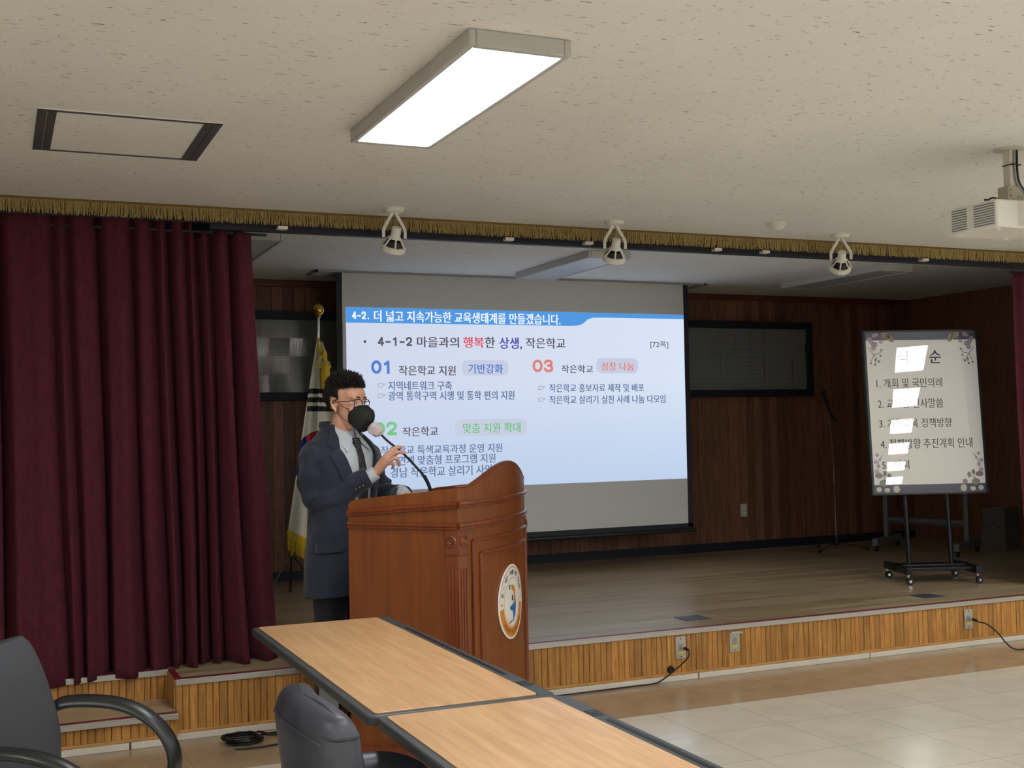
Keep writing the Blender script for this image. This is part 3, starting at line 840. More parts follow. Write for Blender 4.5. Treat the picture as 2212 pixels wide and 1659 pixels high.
# tape patches / floor box covers
for x, y, lb in ((3.85, 6.17, 'grey-blue floor box cover on the stage just beyond the lectern'), (5.66, 6.16, 'grey-blue floor box cover on the stage in front of the wheeled display board')):
    o = simple_box('floor_box_cover', x-0.085, x+0.085, y-0.075, y+0.075, ZS, ZS+0.003, M['tape'])
    tag(o, lb, 'floor cover', 'floor box covers on the stage')

# ------------------------------------------------------------------ microphone stand at the back
t = thing('microphone_stand', 'thin chrome microphone stand with black boom clip against the planked wall', 'microphone stand', (6.93, 8.66, ZS))
mb = MB(); mb.tube([(0, 0, 0.08), (0, 0, 0.62)], 0.0095, 10); mb.tube([(0, 0, 0.62), (-0.005, 0, 0.70)], 0.014, 10); mb.tube([(0, 0, 0.66), (-0.03, 0, 1.22)], 0.007, 10)
mb.build('pole', M['chrome'], t)
MB().lathe([(0.022, 0.05), (0.026, 0.06), (0.026, 0.10), (0.014, 0.12)], 14).build('hub', M['black'], t)
for a in (200, 335, 85):
    r = math.radians(a)
    mb = MB(); mb.use(M['chrome']).tube([(0.015*math.cos(r), 0.015*math.sin(r), 0.075), (0.27*math.cos(r), 0.27*math.sin(r), 0.018)], 0.008, 8)
    mb.use(M['black']).tube([(0.26*math.cos(r), 0.26*math.sin(r), 0.02), (0.29*math.cos(r), 0.29*math.sin(r), 0.012)], 0.012, 8)
    mb.build('leg', parent=t)
mb = MB(); mb.tube([(0.03, 0, 1.16), (-0.03, 0, 1.24), (-0.07, -0.01, 1.32)], 0.014, 10); mb.tube([(-0.07, -0.01, 1.32), (-0.085, -0.01, 1.36)], 0.02, 10)
mb.build('clip', M['black'], t)
mb = MB(); mb.tube([(-0.02, 0, 1.21), (-0.075, -0.01, 1.33), (-0.10, -0.015, 1.40)], [0.010, 0.012, 0.012], 12); mb.sphere((-0.105, -0.015, 1.42), 0.024, 12)
mb.build('microphone', M['blackmetal'], t)

# ------------------------------------------------------------------ standing frame behind the display board
gm = mat('grey_stand_metal', rgb(118, 120, 124), 0.5, 0.2)
t = thing('whiteboard_stand', 'grey metal stand with splayed feet half hidden behind the wheeled display board', 'stand', (7.45, 8.15, ZS))
ua = Vector((0.52, -0.86, 0)); ua.normalize(); va = Vector((0.88, 0.47, 0)); va.normalize()
mb = MB()
ends = [Vector((-0.02, 0.42, 0)), Vector((0.23, -0.30, 0))]
for e, nm in zip(ends, 'ab'):
    T = lambda p, e=e: e+va*p.x+ua*p.y+Vector((0, 0, p.z))
    MB().box(-0.30, 0.30, -0.025, 0.025, 0.05, 0.115, T).build('foot', gm, t, bevel=0.004)
    MB().box(-0.03, 0.03, -0.02, 0.02, 0.115, 1.55, T).build('post', gm, t, bevel=0.003)
    for s in (-0.26, 0.26):
        MB().tube([T(Vector((s, -0.012, 0.026))), T(Vector((s, 0.012, 0.026)))], 0.026, 14).build('caster', M['black'], t)
MB().tube([ends[0]+Vector((0, 0, 0.26)), ends[1]+Vector((0, 0, 0.26))], 0.028, 4).build('crossbar', gm, t)
MB().tube([ends[0]+Vector((0, 0, 1.5)), ends[1]+Vector((0, 0, 1.5))], 0.028, 4).build('crossbar', gm, t)
# cartons at the side wall
bc = mat('dull_cardboard', rgb(112, 106, 96), 0.8)
for (x, y, s, h, z, lb) in ((8.22, 8.0, 0.12, 0.20, ZS, 'dull cardboard carton at the bottom of the pile by the right stage wall'), (8.22, 8.0, 0.11, 0.17, ZS+0.202, 'dull cardboard carton on top of the pile by the right stage wall')):
    t = thing('carton', lb, 'box', (x, y, z), 0.2)
    MB().box(-s, s, -s, s, 0, h).build('carton_body', bc, t, bevel=0.003)
    MB().box(-s-0.001, s+0.001, -0.02, 0.02, h-0.0, h+0.001).build('tape_strip', M['offwhite'], t, smooth=False)

# ------------------------------------------------------------------ wheeled display board
u = Vector((0.94, -0.342, 0)).normalized(); nrm = Vector((u.y, -u.x, 0)); tl = math.radians(5)
Nn = nrm*math.cos(tl)+Vector((0, 0, 1))*math.sin(tl); Vv = Vector((0, 0, 1))*math.cos(tl)-nrm*math.sin(tl)
BC = Vector((6.22, 6.72, 0.0))
t = thing('display_board', 'wheeled display board in a thin black frame showing a programme with flowers', 'display board', (BC.x, BC.y, ZS))
def BT(x, z, off=0.0):     # board plane coordinates, local to the empty
    return Vector((0, 0, 0.9-ZS))+u*x+Vv*z+Nn*off
bw0, bw1, bh0, bh1 = -0.418, 0.447, 0.008, 1.218
def btbox(mb, x0, x1, z0, z1, o0, o1):
    vs = [BT(x, z, o) for x in (x0, x1) for z in (z0, z1) for o in (o0, o1)]
    mb.add(vs, [(0, 1, 3, 2), (4, 6, 7, 5), (0, 4, 5, 1), (2, 3, 7, 6), (0, 2, 6, 4), (1, 5, 7, 3)])
mb = MB(); btbox(mb, bw0, bw1, bh0, bh1, -0.04, -0.006); mb.build('back_casing', M['blackmetal'], t, smooth=False)
mb = MB(); f_ = 0.016
btbox(mb, bw0, bw1, bh0, bh0+f_, -0.006, 0.006); btbox(mb, bw0, bw1, bh1-f_, bh1, -0.006, 0.006)
btbox(mb, bw0, bw0+f_, bh0+f_, bh1-f_, -0.006, 0.006); btbox(mb, bw1-f_, bw1, bh0+f_, bh1-f_, -0.006, 0.006)
mb.build('frame', mat('dark_green_black_frame', rgb(34, 42, 44), 0.35), t, smooth=False)
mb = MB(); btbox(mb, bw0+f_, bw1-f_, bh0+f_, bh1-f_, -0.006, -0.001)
display_face = mb.build('programme_screen', None, t, smooth=False)
pm = mat('programme_screen_glow', rgb(206, 203, 194), 0.4)
bsdf(pm).inputs['Emission Color'].default_value = rgb(206, 206, 204); bsdf(pm).inputs['Emission Strength'].default_value = 0.22  # face treated as a lit display screen, so it glows faintly
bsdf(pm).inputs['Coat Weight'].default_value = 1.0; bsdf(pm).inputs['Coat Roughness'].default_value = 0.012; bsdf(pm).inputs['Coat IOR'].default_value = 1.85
display_face.data.materials.clear(); display_face.data.materials.append(pm)
def inkmat(name, c):
    m_ = mat(name, rgb(*c), 0.4)
    bsdf(m_).inputs['Coat Weight'].default_value = 1.0; bsdf(m_).inputs['Coat Roughness'].default_value = 0.012; bsdf(m_).inputs['Coat IOR'].default_value = 1.85
    return m_
ink = inkmat('grey_brown_ink', (118, 108, 110)); inknav = inkmat('navy_ink', (74, 76, 104)); inkpur = inkmat('purple_grey_ink', (96, 88, 104))
PL = lambda x, z: BT(x, z, -0.0004)
PL2 = lambda x, z: BT(x, z, -0.0002)
for s, x0, x1, z0, z1, mm, bo in (
        ('식', -0.174, -0.089, 0.972, 1.068, inkpur, 0.02), ('순', 0.071, 0.162, 0.970, 1.066, inkpur, 0.02),
        ('1. 개회 및 국민의례', -0.338, 0.157, 0.792, 0.862, ink, 0.006), ('2. 교육장 인사말씀', -0.337, 0.154, 0.641, 0.711, ink, 0.006),
        ('3. 거창교육 정책방향', -0.336, 0.210, 0.497, 0.565, ink, 0.006), ('4. 정책방향 추진계획 안내', -0.335, 0.352, 0.343, 0.417, ink, 0.006),
        ('5.  폐회', -0.333, -0.130, 0.195, 0.260, ink, 0.006)):
    mb = MB(); put_text(mb, s, x0, x1, z0, z1, PL2, bo, slant=0.0)
    mb.build('programme_text', mm, display_face, smooth=False, fixn=False)
def ppoly(mb, pts, P=None): mb.add([(P or PL)(x, z) for x, z in pts], [tuple(range(len(pts)))])
x0_, x1_ = bw0+f_, bw1-f_
mb = MB(); ppoly(mb, [(x0_, 1.145), (x1_, 1.145), (x1_, 1.201), (x0_, 1.201)]); mb.build('top_band', inknav, display_face, smooth=False, fixn=False)
mb = MB(); ppoly(mb, [(x0_, 0.025), (x1_, 0.025), (x1_, 0.082), (x0_, 0.082)]); mb.build('bottom_band', inknav, display_face, smooth=False, fixn=False)
def ell(cx, cz, a, b, rot=0, n=14):
    r = math.radians(rot); return [(cx+a*math.cos(k*2*PI/n)*math.cos(r)-b*math.sin(k*2*PI/n)*math.sin(r), cz+a*math.cos(k*2*PI/n)*math.sin(r)+b*math.sin(k*2*PI/n)*math.cos(r)) for k in range(n)]
def stroke(mb, pts, w, P):
    for a, b in zip(pts, pts[1:]):
        d = Vector((b[0]-a[0], b[1]-a[1])).normalized(); q = (-d.y*w, d.x*w)
        mb.add([P(a[0]-q[0], a[1]-q[1]), P(b[0]-q[0], b[1]-q[1]), P(b[0]+q[0], b[1]+q[1]), P(a[0]+q[0], a[1]+q[1])], [(0, 1, 2, 3)])
cm = (bw0+bw1)/2
brown = inkmat('tan_leaf_ink', (150, 128, 112)); lil = inkmat('lilac_flower_ink', (186, 168, 190)); sage = inkmat('sage_leaf_ink', (128, 140, 132)); pale = inkmat('pale_leaf_ink', (202, 200, 186)); mauve = inkmat('mauve_leaf_ink', (150, 128, 136)); dk = inkmat('dark_stem_ink', (96, 92, 108))
for sgn in (-1, 1):
    X = lambda x: cm+sgn*x       # mirrored ornament, x measured outward from the middle
    def E_(cx, cz, a, b, rot=0): return [(X(px_), pz_) for px_, pz_ in ell(cx, cz, a, b, rot)]
    mb = MB(); ppoly(mb, E_(0.232, 1.165, 0.042, 0.020, 55), PL2); ppoly(mb, E_(0.262, 1.178, 0.036, 0.022, 20), PL2); mb.build('tan_leaves', brown, display_face, smooth=False, fixn=False)
    mb = MB()
    for cx, cz, a in ((0.335, 1.185, 0.016), (0.352, 1.178, 0.014), (0.368, 1.125, 0.018), (0.345, 1.115, 0.02), (0.30, 1.135, 0.016), (0.36, 1.09, 0.02), (0.385, 1.15, 0.02), (0.38, 0.30, 0.014), (0.395, 0.25, 0.016), (0.375, 0.22, 0.014), (0.39, 0.18, 0.018), (0.36, 0.27, 0.010)):
        for k in range(5): ppoly(mb, E_(cx+a*0.6*math.cos(k*1.257), cz+a*0.6*math.sin(k*1.257), a*0.5, a*0.4), PL2)
    mb.build('lilac_flowers', lil, display_face, smooth=False, fixn=False)
    mb = MB()
    stroke(mb, [(X(0.40), 1.09), (X(0.36), 1.04), (X(0.33), 0.99), (X(0.31), 1.0)], 0.002, PL2); stroke(mb, [(X(0.36), 1.04), (X(0.315), 1.05), (X(0.30), 1.07)], 0.002, PL2)
    stroke(mb, [(X(0.36), 1.04), (X(0.385), 0.98)], 0.002, PL2); stroke(mb, [(X(0.345), 1.02), (X(0.35), 0.97)], 0.002, PL2)
    for cx, cz in ((0.30, 1.075), (0.31, 1.03), (0.325, 0.985), (0.355, 0.965), (0.385, 0.975), (0.35, 1.0)): ppoly(mb, E_(cx, cz, 0.008, 0.006), PL2)
    stroke(mb, [(X(0.34), 0.30), (X(0.37), 0.26), (X(0.38), 0.20)], 0.0018, PL2); stroke(mb, [(X(0.34), 0.11), (X(0.30), 0.155)], 0.002, PL2); stroke(mb, [(X(0.34), 0.11), (X(0.335), 0.17)], 0.002, PL2)
    mb.build('berry_sprigs', dk, display_face, smooth=False, fixn=False)
    mb = MB()
    ppoly(mb, E_(0.345, 0.095, 0.032, 0.024, 0), PL2); ppoly(mb, E_(0.33, 0.165, 0.014, 0.020, 0), PL2); mb.build('sage_leaves', sage, display_face, smooth=False, fixn=False)
    mb = MB(); ppoly(mb, E_(0.375, 0.150, 0.030, 0.020, 0), PL2); ppoly(mb, E_(0.265, 0.095, 0.018, 0.022, 0), PL2); ppoly(mb, E_(0.298, 0.145, 0.015, 0.022), PL2); mb.build('mauve_leaves', mauve, display_face, smooth=False, fixn=False)
    mb = MB(); ppoly(mb, E_(0.25, 0.05, 0.024, 0.026), PL2); ppoly(mb, E_(0.32, 0.045, 0.022, 0.016), PL2); ppoly(mb, E_(0.38, 0.05, 0.02, 0.018), PL2); mb.build('pale_leaves', pale, display_face, smooth=False, fixn=False)
# poles, base and casters
for s in (-0.155, 0.16):
    MB().tube([u*s+Vector((0, 0, 0.11))-nrm*0.015, BT(s, 0.0, -0.058), BT(s, 0.5, -0.058)], 0.016, 12).build('pole', M['blackmetal'], t)
mb = MB()
def bb(x0, x1, y0, y1, z0, z1):
    mb.box(x0, x1, y0, y1, z0, z1, lambda p: u*p.x+nrm*p.y+Vector((0, 0, p.z)))
bb(-0.27, 0.27, -0.045, 0.045, 0.085, 0.125)
for s in (-0.27, 0.235): bb(s, s+0.04, -0.22, 0.22, 0.075, 0.125)
bb(-0.235, 0.24, -0.16, 0.16, 0.095, 0.115)
mb.build('base', M['blackmetal'], t, smooth=False, bevel=0.003)
for sx in (-0.25, 0.255):
    for sy in (-0.20, 0.20):
        c = u*sx+nrm*sy
        mb = MB(); mb.use(M['chrome']).tube([c+Vector((0, 0, 0.078)), c+Vector((0, 0, 0.055))], 0.011, 10)
        mb.use(M['black']).tube([c+u*0.012+Vector((0, 0, 0.026))-nrm*0.010, c+u*0.012+Vector((0, 0, 0.026))+nrm*0.010], 0.026, 16)
        mb.use(M['chrome']).tube([c+u*0.012+Vector((0, 0, 0.026))-nrm*0.012, c+u*0.012+Vector((0, 0, 0.026))+nrm*0.012], 0.010, 12)
        mb.build('caster', parent=t)

# ------------------------------------------------------------------ projector
t = thing('projector', 'white ceiling projector with louvred side hanging at the right edge', 'projector', (3.745, 3.61, 2.24))
mb = MB(); mb.use(M['white'])
mb.box(0, 0.36, 0.0, 0.29, 0.0, 0.115)
mb.build('casing', parent=t, bevel=0.01, bseg=3)
mb = MB()
for k in range(9):
    z = 0.014+k*0.0105
    mb.box(-0.002, 0.001, 0.015, 0.125, z, z+0.004); mb.box(-0.002, 0.001, 0.165, 0.25, z, z+0.004)
mb.build('vent_slots', mat('vent_shadow_grey', rgb(120, 124, 122), 0.6), t, smooth=False)
mb = MB(); T = lambda p: Vector((0.10+p.x, -0.0+p.y*0.6, 0.058+p.z*1.0))
mb.tube([(0.19, 0.30, 0.06), (0.19, 0.33, 0.06)], [0.045, 0.04], 24); mb.build('lens', M['black'], t)
mb = MB(); mb.tube([(0.14, 0.0, 0.008), (0.14, 0.0, 0.107)], 0.055, 28, flat=(1, 0.45)); mb.build('rear_bulge', M['white'], t)
mb = MB()
for x, y in ((0.05, 0.05), (0.05, 0.25), (0.3, 0.05), (0.3, 0.25)): mb.tube([(x, y, 0.0), (x, y, -0.006)], 0.012, 10)
mb.build('foot', M['white'], t)
t = thing('projector_mount', 'cream ceiling pole mount with cables holding the projector', 'ceiling mount', (3.95, 3.73, ZC))
mb = MB(); mb.lathe([(0.065, 0), (0.065, -0.005), (0.03, -0.007)], 20); mb.build('ceiling_plate', M['offwhite'], t)
MB().box(-0.02, 0.02, -0.02, 0.02, -0.19, -0.005).build('pole', M['offwhite'], t, bevel=0.003)
mb = MB(); mb.box(-0.045, 0.055, -0.03, 0.03, -0.235, -0.165); mb.box(-0.06, 0.09, -0.045, 0.045, -0.244, -0.235); mb.build('bracket', mat('beige_bracket', rgb(176, 170, 146), 0.5), t, bevel=0.004)
mb = MB()
for p in ((-0.03, -0.031, -0.18), (-0.03, -0.031, -0.205), (0.01, -0.031, -0.21), (0.03, -0.031, -0.21)):
    mb.tube([p, (p[0], p[1]-0.002, p[2])], 0.006, 10)
mb.build('bolt', M['greymetal'], t)
mb = MB(); mb.tube(smooth_path([(-0.06, -0.04, -0.238), (-0.15, -0.05, -0.228), (-0.18, -0.05, -0.238), (-0.20, -0.05, -0.239)], 4), 0.004, 6); mb.build('arm', M['blackmetal'], t)
for dx, nm in ((0.0, 0), (0.013, 1)):
    MB().tube(smooth_path([(dx, -0.026, -0.01), (dx, -0.026, -0.10), (dx+0.008, -0.028, -0.15), (dx+0.04, -0.03, -0.19), (dx+0.09, -0.03, -0.225), (dx+0.15, -0.02, -0.232)], 5), 0.005, 8).build('cable', M['black'] if nm else M['greymetal'], t)
MB().box(-0.023, 0.03, -0.034, 0.023, -0.075, -0.071).build('cable_tie', M['black'], t, smooth=False)

# ------------------------------------------------------------------ flag on its pole
YF = 8.3
t = thing('national_flag', 'white national flag with red and blue circle and black bars hanging on a gold-topped pole', 'flag', (2.11, YF, ZS))
p0 = Vector((-0.23, 0.06, 0.06)); p1 = Vector((0.005, 0, 2.28-ZS))
mb = MB(); mb.tube([Vector((-0.20, 0.047, 0.26)), p1-Vector((0.002, 0, 0.2))], 0.009, 10)
# the lower end of the pole leans in its holder
mb.build('pole', mat('dark_varnished_pole', rgb(60, 36, 26), 0.35), t)
mb = MB(); mb.tube([p1-Vector((0.004, 0, 0.21)), p1], 0.010, 10); mb.build('pole_tip', M['chrome'], t)
mb = MB(); mb.sphere(p1+Vector((0, 0, 0.035)), 0.042, 20); mb.lathe([(0.012, -0.02), (0.02, -0.012), (0.012, 0.0)], 14, lambda p: p+p1); mb.tube([p1+Vector((0, 0, 0.07)), p1+Vector((0, 0, 0.09))], [0.006, 0.001], 8)
mb.build('finial', M['brass'], t)
for q in ((-0.40, -0.02, 0.0), (-0.02, -0.10, 0.0), (-0.16, 0.26, 0.0)):
    MB().tube([Vector((-0.196, 0.045, 0.31)), Vector(q)+Vector((0, 0, 0.01))], 0.0075, 8).build('stand_leg', M['armplastic'], t)
MB().lathe([(0.018, 0.29), (0.018, 0.34)], 14, lambda p: p+Vector((-0.197, 0.046, 0))).build('stand_hub', M['brass'], t)
# cloth: draped triangle opening downward
def flag_pt(uu, w):       # uu 0..1 left-right, w 0..1 top-bottom
    top = Vector((-0.01, -0.02, 1.80)); 
    zl = 1.80+(0.45-1.80)*w
    xl = -0.02-0.215*(w**0.92); xr = 0.02+0.20*(w**0.8)
    x = xl+(xr-xl)*uu
    f = 0.035*(0.3+w)*math.sin(uu*11+w*1.5)+0.018*w*math.sin(uu*23+2)
    z = zl-0.20*max(0, uu)*w*w*1.2
    return Vector((x, -0.04-0.03*w+f, z))
nu, nw = 170, 330
def flagcol(uu, w):
    P = flag_pt(uu, w); x, z = P.x, P.z
    for zz in (1.450, 1.388, 1.325):
        if abs(z-zz+0.02*(x+0.02)) < 0.0185 and x > -0.092: return 1
    cx, cz, r = 0.02, 0.955, 0.222
    dx, dz = (x-cx)*1.05, z-cz
    if dx*dx+dz*dz < r*r:
        return 2 if (dz > 0.02+0.05*math.sin(dx*14) and dx > -0.11-0.3*(dz-.1)) else 3
    return 0
vs = []; fs = []; mi = []
for j in range(nw+1):
    for i in range(nu+1): vs.append(flag_pt(i/nu, j/nw))
for j in range(nw):
    for i in range(nu):
        a = j*(nu+1)+i; fs.append((a, a+1, a+nu+2, a+nu+1)); mi.append(flagcol((i+0.5)/nu, (j+0.5)/nw))
me = bpy.data.meshes.new('flag_cloth'); me.from_pydata(vs, [], fs)
for k in ('flagwhite', 'flagblack', 'flagred', 'flagblue'): me.materials.append(M[k])
for p, i in zip(me.polygons, mi): p.material_index = i; p.use_smooth = True
o = bpy.data.objects.new('flag_cloth', me); COL.objects.link(o); o.parent = t
s = o.modifiers.new('thick', 'SOLIDIFY'); s.thickness = 0.003
mb = MB(); rnd = random.Random(8)
for i in range(95):
    uu = i/94; P = flag_pt(uu, 1.0); w = 0.0025
    ln = 0.115+rnd.uniform(-0.01, 0.01); dx = rnd.gauss(0, 0.004)
    mb.tube([P+Vector((0, 0, 0.025)), P+Vector((dx*0.5, -0.003, -ln*0.5)), P+Vector((dx, -0.002, -ln))], w, 5)
mb.add([flag_pt(k/30, 1.0)+Vector((0, -0.004, dz)) for dz in (0.03, -0.03) for k in range(31)], [(k, k+1, k+32, k+31) for k in range(30)])
o = mb.build('flag_fringe', M['flaggold'], t, fixn=False)
o['kind'] = 'stuff'
mb = MB()
for dx in (-0.006, 0.006):
    mb.tube(smooth_path([p1+Vector((dx-0.01, -0.02, -0.17)), p1+Vector((dx-0.005, -0.06, -0.25)), p1+Vector((dx+0.012, -0.085, -0.32))], 5), 0.007, 8)
for k in range(3):
    mb.tube(smooth_path([p1+Vector((0.012, -0.09, -0.34)), p1+Vector((0.045-0.03*k, -0.10, -0.345+0.02*k)), p1+Vector((0.055-0.05*k, -0.10, -0.385)), p1+Vector((0.015, -0.095, -0.37))], 5), 0.006, 7)
mb.sphere(p1+Vector((0.016, -0.095, -0.30)), 0.024, 12, sc=(0.9, 0.8, 1.9))
mb.build('tassel_cord', M['flaggold'], t)
mb = MB()
for k in range(26):
    a = k*2*PI/26; c = p1+Vector((0.02+0.026*math.cos(a), -0.100+0.018*math.sin(a), -0.37))
    mb.tube([c, c+Vector((0.005*math.cos(a), 0.003*math.sin(a), -0.155-0.005*math.sin(k*3)))], 0.0052, 6)
mb.lathe([(0.012, 0.02), (0.03, 0.0), (0.03, -0.14)], 16, lambda p: p+p1+Vector((0.02, -0.095, -0.37)))
mb.build('tassel', M['flaggold'], t)

# ------------------------------------------------------------------ lectern
LA = Vector((1.805, 4.75, 0)); az = math.radians(131.5)
SD = Vector((math.sin(az), math.cos(az), 0)); FR = Vector((-SD.y, SD.x, 0))
LD, LW, BUL = 0.515, 0.955, 0.075
lec = thing('lectern', 'large reddish wooden lectern with curved crested front and round white seal', 'lectern', (LA.x, LA.y, 0))
# local frame: a = distance back from front corner line (0..LD), b = across the front (0..LW)
def LP(a, b, z, off=0.0):
    return -SD*a+FR*b+Vector((0, 0, z))+SD*off
def bul(b): 
    q = 2*b/LW-1; return BUL*(1-q*q)
def FT(b, z, off=0.0):     # point on curved front
    bb_ = b; q = 2*b/LW-1
    nn = (SD + FR*(2*BUL*2*q/LW)).normalized()
    return FR*b+SD*bul(b)+nn*off+Vector((0, 0, z))
def crest(b):
    q = 2*b/LW-1; k = min(1, abs(q)/0.84)
    return 1.200+0.094*(0.5+0.5*math.cos(PI*k))**0.62
ztopA, ztopB = 1.200, 1.142
def side_panel(b, sgn):
    mb = MB(); th = 0.022
    prof = [(0, 0.0), (LD, 0.0), (LD, ztopB-0.012), (LD-0.01, ztopB), (LD-0.04, ztopB+0.01), (0, ztopA)]
    vs = [LP(a, b, z) for a, z in prof]+[LP(a, b+sgn*th, z) for a, z in prof]
    n = len(prof)
    mb.add(vs, [tuple(range(n)), tuple(reversed(range(n, 2*n)))]+[(k, (k+1) % n, n+(k+1) % n, n+k) for k in range(n)])
    return mb.build('side_panel', M['wood_lectern'], lec, smooth=False, bevel=0.003)
spn = side_panel(0, 1); spn2 = side_panel(LW, -1)
# curved front
nb = 48; mb = MB(); vs = []; fs = []
lv = [0, 1]
for k in range(nb+1):
    b = LW*k/nb
    vs += [FT(b, 0.0), FT(b, crest(b)), FT(b, crest(b), -0.022), FT(b, 0.0, -0.022)]
for k in range(nb):
    for q in range(4): fs.append((k*4+q, k*4+(q+1) % 4, k*4+4+(q+1) % 4, k*4+4+q))
fs.append((0, 1, 2, 3)); fs.append((nb*4+3, nb*4+2, nb*4+1, nb*4))
mb.add(vs, fs); fp = mb.build('front_panel', M['wood_lectern'], lec, smooth=True)
# cap strip along the crest
mb = MB(); mb.tube([FT(LW*k/nb, crest(LW*k/nb)+0.003, -0.011) for k in range(nb+1)], 0.0135, 10, flat=(1, 0.45)); mb.build('crest_cap', M['wood_trim'], lec)
# mouldings round three sides
def moulding(zA, zB, r, name='moulding'):
    mb = MB()
    def side(b, s): return [LP(LD*k/6, b, zA+(zB-zA)*k/6)+FR*(-s*0.006) for k in range(6, -1, -1)]
    L1 = side(0, 1); F1 = [FT(LW*k/nb, zA, 0.006) for k in range(nb+1)]; R1 = list(reversed(side(LW, -1)))
    for path in (L1, F1, R1):
        mb.tube(path, r, 10, flat=(0.8, 1)); mb.tube([p-Vector((0, 0, r*1.35)) for p in path], r*0.55, 8)
    return mb.build(name, M['wood_trim'], lec)
moulding(1.134, 1.096, 0.010); moulding(1.040, 1.046, 0.010)
# sloping reading desk and shelf floor
mb = MB(); vs = []
for k in range(nb+1):
    b = 0.022+(LW-0.044)*k/nb; vs += [LP(LD-0.03, b, 1.078), FT(b, 1.158, -0.022)]
mb.add(vs+[v-Vector((0, 0, 0.02)) for v in vs], [(2*k, 2*k+1, 2*k+3, 2*k+2) for k in range(nb)]+[(2*(nb+1)+2*k, 2*(nb+1)+2*k+2, 2*(nb+1)+2*k+3, 2*(nb+1)+2*k+1) for k in range(nb)])
mb.build('reading_top', M['wood_trim'], lec, smooth=False)
mb = MB(); mb.box(-0.0, LD-0.02, 0.022, LW-0.022, 0.50, 0.52, lambda p: LP(p.x, p.y, p.z)); mb.build('shelf', M['wood_lectern'], lec, smooth=False)
# thin light upright inlay at the near front corner
# corner pilasters with rosettes and flutes (near corner, both faces; far corner front face)
def rosette(T, m):
    mb = MB(); prof = [(0.030, 0), (0.030, 0.003), (0.024, 0.006), (0.020, 0.002), (0.015, 0.002), (0.011, 0.007), (0.006, 0.004), (0.002, 0.008)]
    mb.lathe(prof, 24, T); return mb
zr = 0.972
def side_pl(a0, a1, z0, z1, o): # box on side face
    mb = MB(); mb.box(a0, a1, -o, 0.0, z0, z1, lambda p: LP(p.x, p.y, p.z)); return mb
mb = MB(); mb.box(-0.004, 0.060, -0.006, 0.0, 0.915, 1.024, lambda p: LP(p.x, p.y, p.z)); mb.build('corner_block', M['wood_trim'], lec, bevel=0.002)
mb = MB(); mb.box(-0.004, 0.060, -0.004, 0.0, 0.09, 0.908, lambda p: LP(p.x, p.y, p.z))
for a in (0.008, 0.024, 0.040): mb.box(a, a+0.006, -0.0065, -0.004, 0.12, 0.855, lambda p: LP(p.x, p.y, p.z))
mb.build('fluted_pilaster', M['wood_trim'], lec, bevel=0.0015)
rosette(lambda p: LP(0.029+p.x*.85, -0.006-p.z, zr+p.y*.85), None).build('rosette', M['wood_trim'], lec)
for b0 in (0.0, LW-0.07):
    mb = MB(); n8 = 8
    def fbox(mb, b0, b1, z0, z1, o0, o1, n8=8):
        vs = []
        for k in range(n8+1):
            b = b0+(b1-b0)*k/n8; vs += [FT(b, z0, o0), FT(b, z0, o1), FT(b, z1, o1), FT(b, z1, o0)]
        fs = []
        for k in range(n8):
            for q in range(4): fs.append((k*4+q, k*4+(q+1) % 4, k*4+4+(q+1) % 4, k*4+4+q))
        fs += [(0, 1, 2, 3), (n8*4+3, n8*4+2, n8*4+1, n8*4)]
        mb.add(vs, fs)
    fbox(mb, b0, b0+0.07, 0.915, 1.024, 0, 0.006); mb.build('corner_block', M['wood_trim'], lec)
    mb = MB(); fbox(mb, b0, b0+0.07, 0.09, 0.908, 0, 0.004)
    for q in (0.012, 0.030, 0.048): fbox(mb, b0+q, b0+q+0.008, 0.12, 0.855, 0.004, 0.0068, 2)
    mb.build('fluted_pilaster', M['wood_trim'], lec, smooth=False)
    cb = b0+0.035
    rosette(lambda p, cb=cb: FT(cb+p.x*.85, zr+p.y*.85, 0.006+p.z), None).build('rosette', M['wood_trim'], lec)
# raised frames on the front
def frame_loop(b0, b1, z0, z1, r, name, n=24):
    pts = [FT(b0, z0+(z1-z0)*k/4, 0.004) for k in range(5)]
    mb = MB()
    mb.tube([FT(b0, z0, 0.004), FT(b0, z1, 0.004)], r, 8); mb.tube([FT(b1, z0, 0.004), FT(b1, z1, 0.004)], r, 8)
    for z in (z0, z1): mb.tube([FT(b0+(b1-b0)*k/n, z, 0.004) for k in range(n+1)], r, 8)
    mb.build(name, M['wood_trim'], lec)
frame_loop(0.100, LW-0.100, 0.10, 0.968, 0.008, 'outer_frame')
frame_loop(0.160, LW-0.160, 0.17, 0.908, 0.008, 'inner_frame')
fbox_m = MB(); mb = MB(); fbox(mb, 0.0, LW, 0.0, 0.085, 0.0, 0.014, 30); mb.box(-0.0, LD, -0.012, 0.0, 0.0, 0.085, lambda p: LP(p.x, p.y, p.z)); mb.build('plinth', M['wood_trim'], lec, smooth=False)
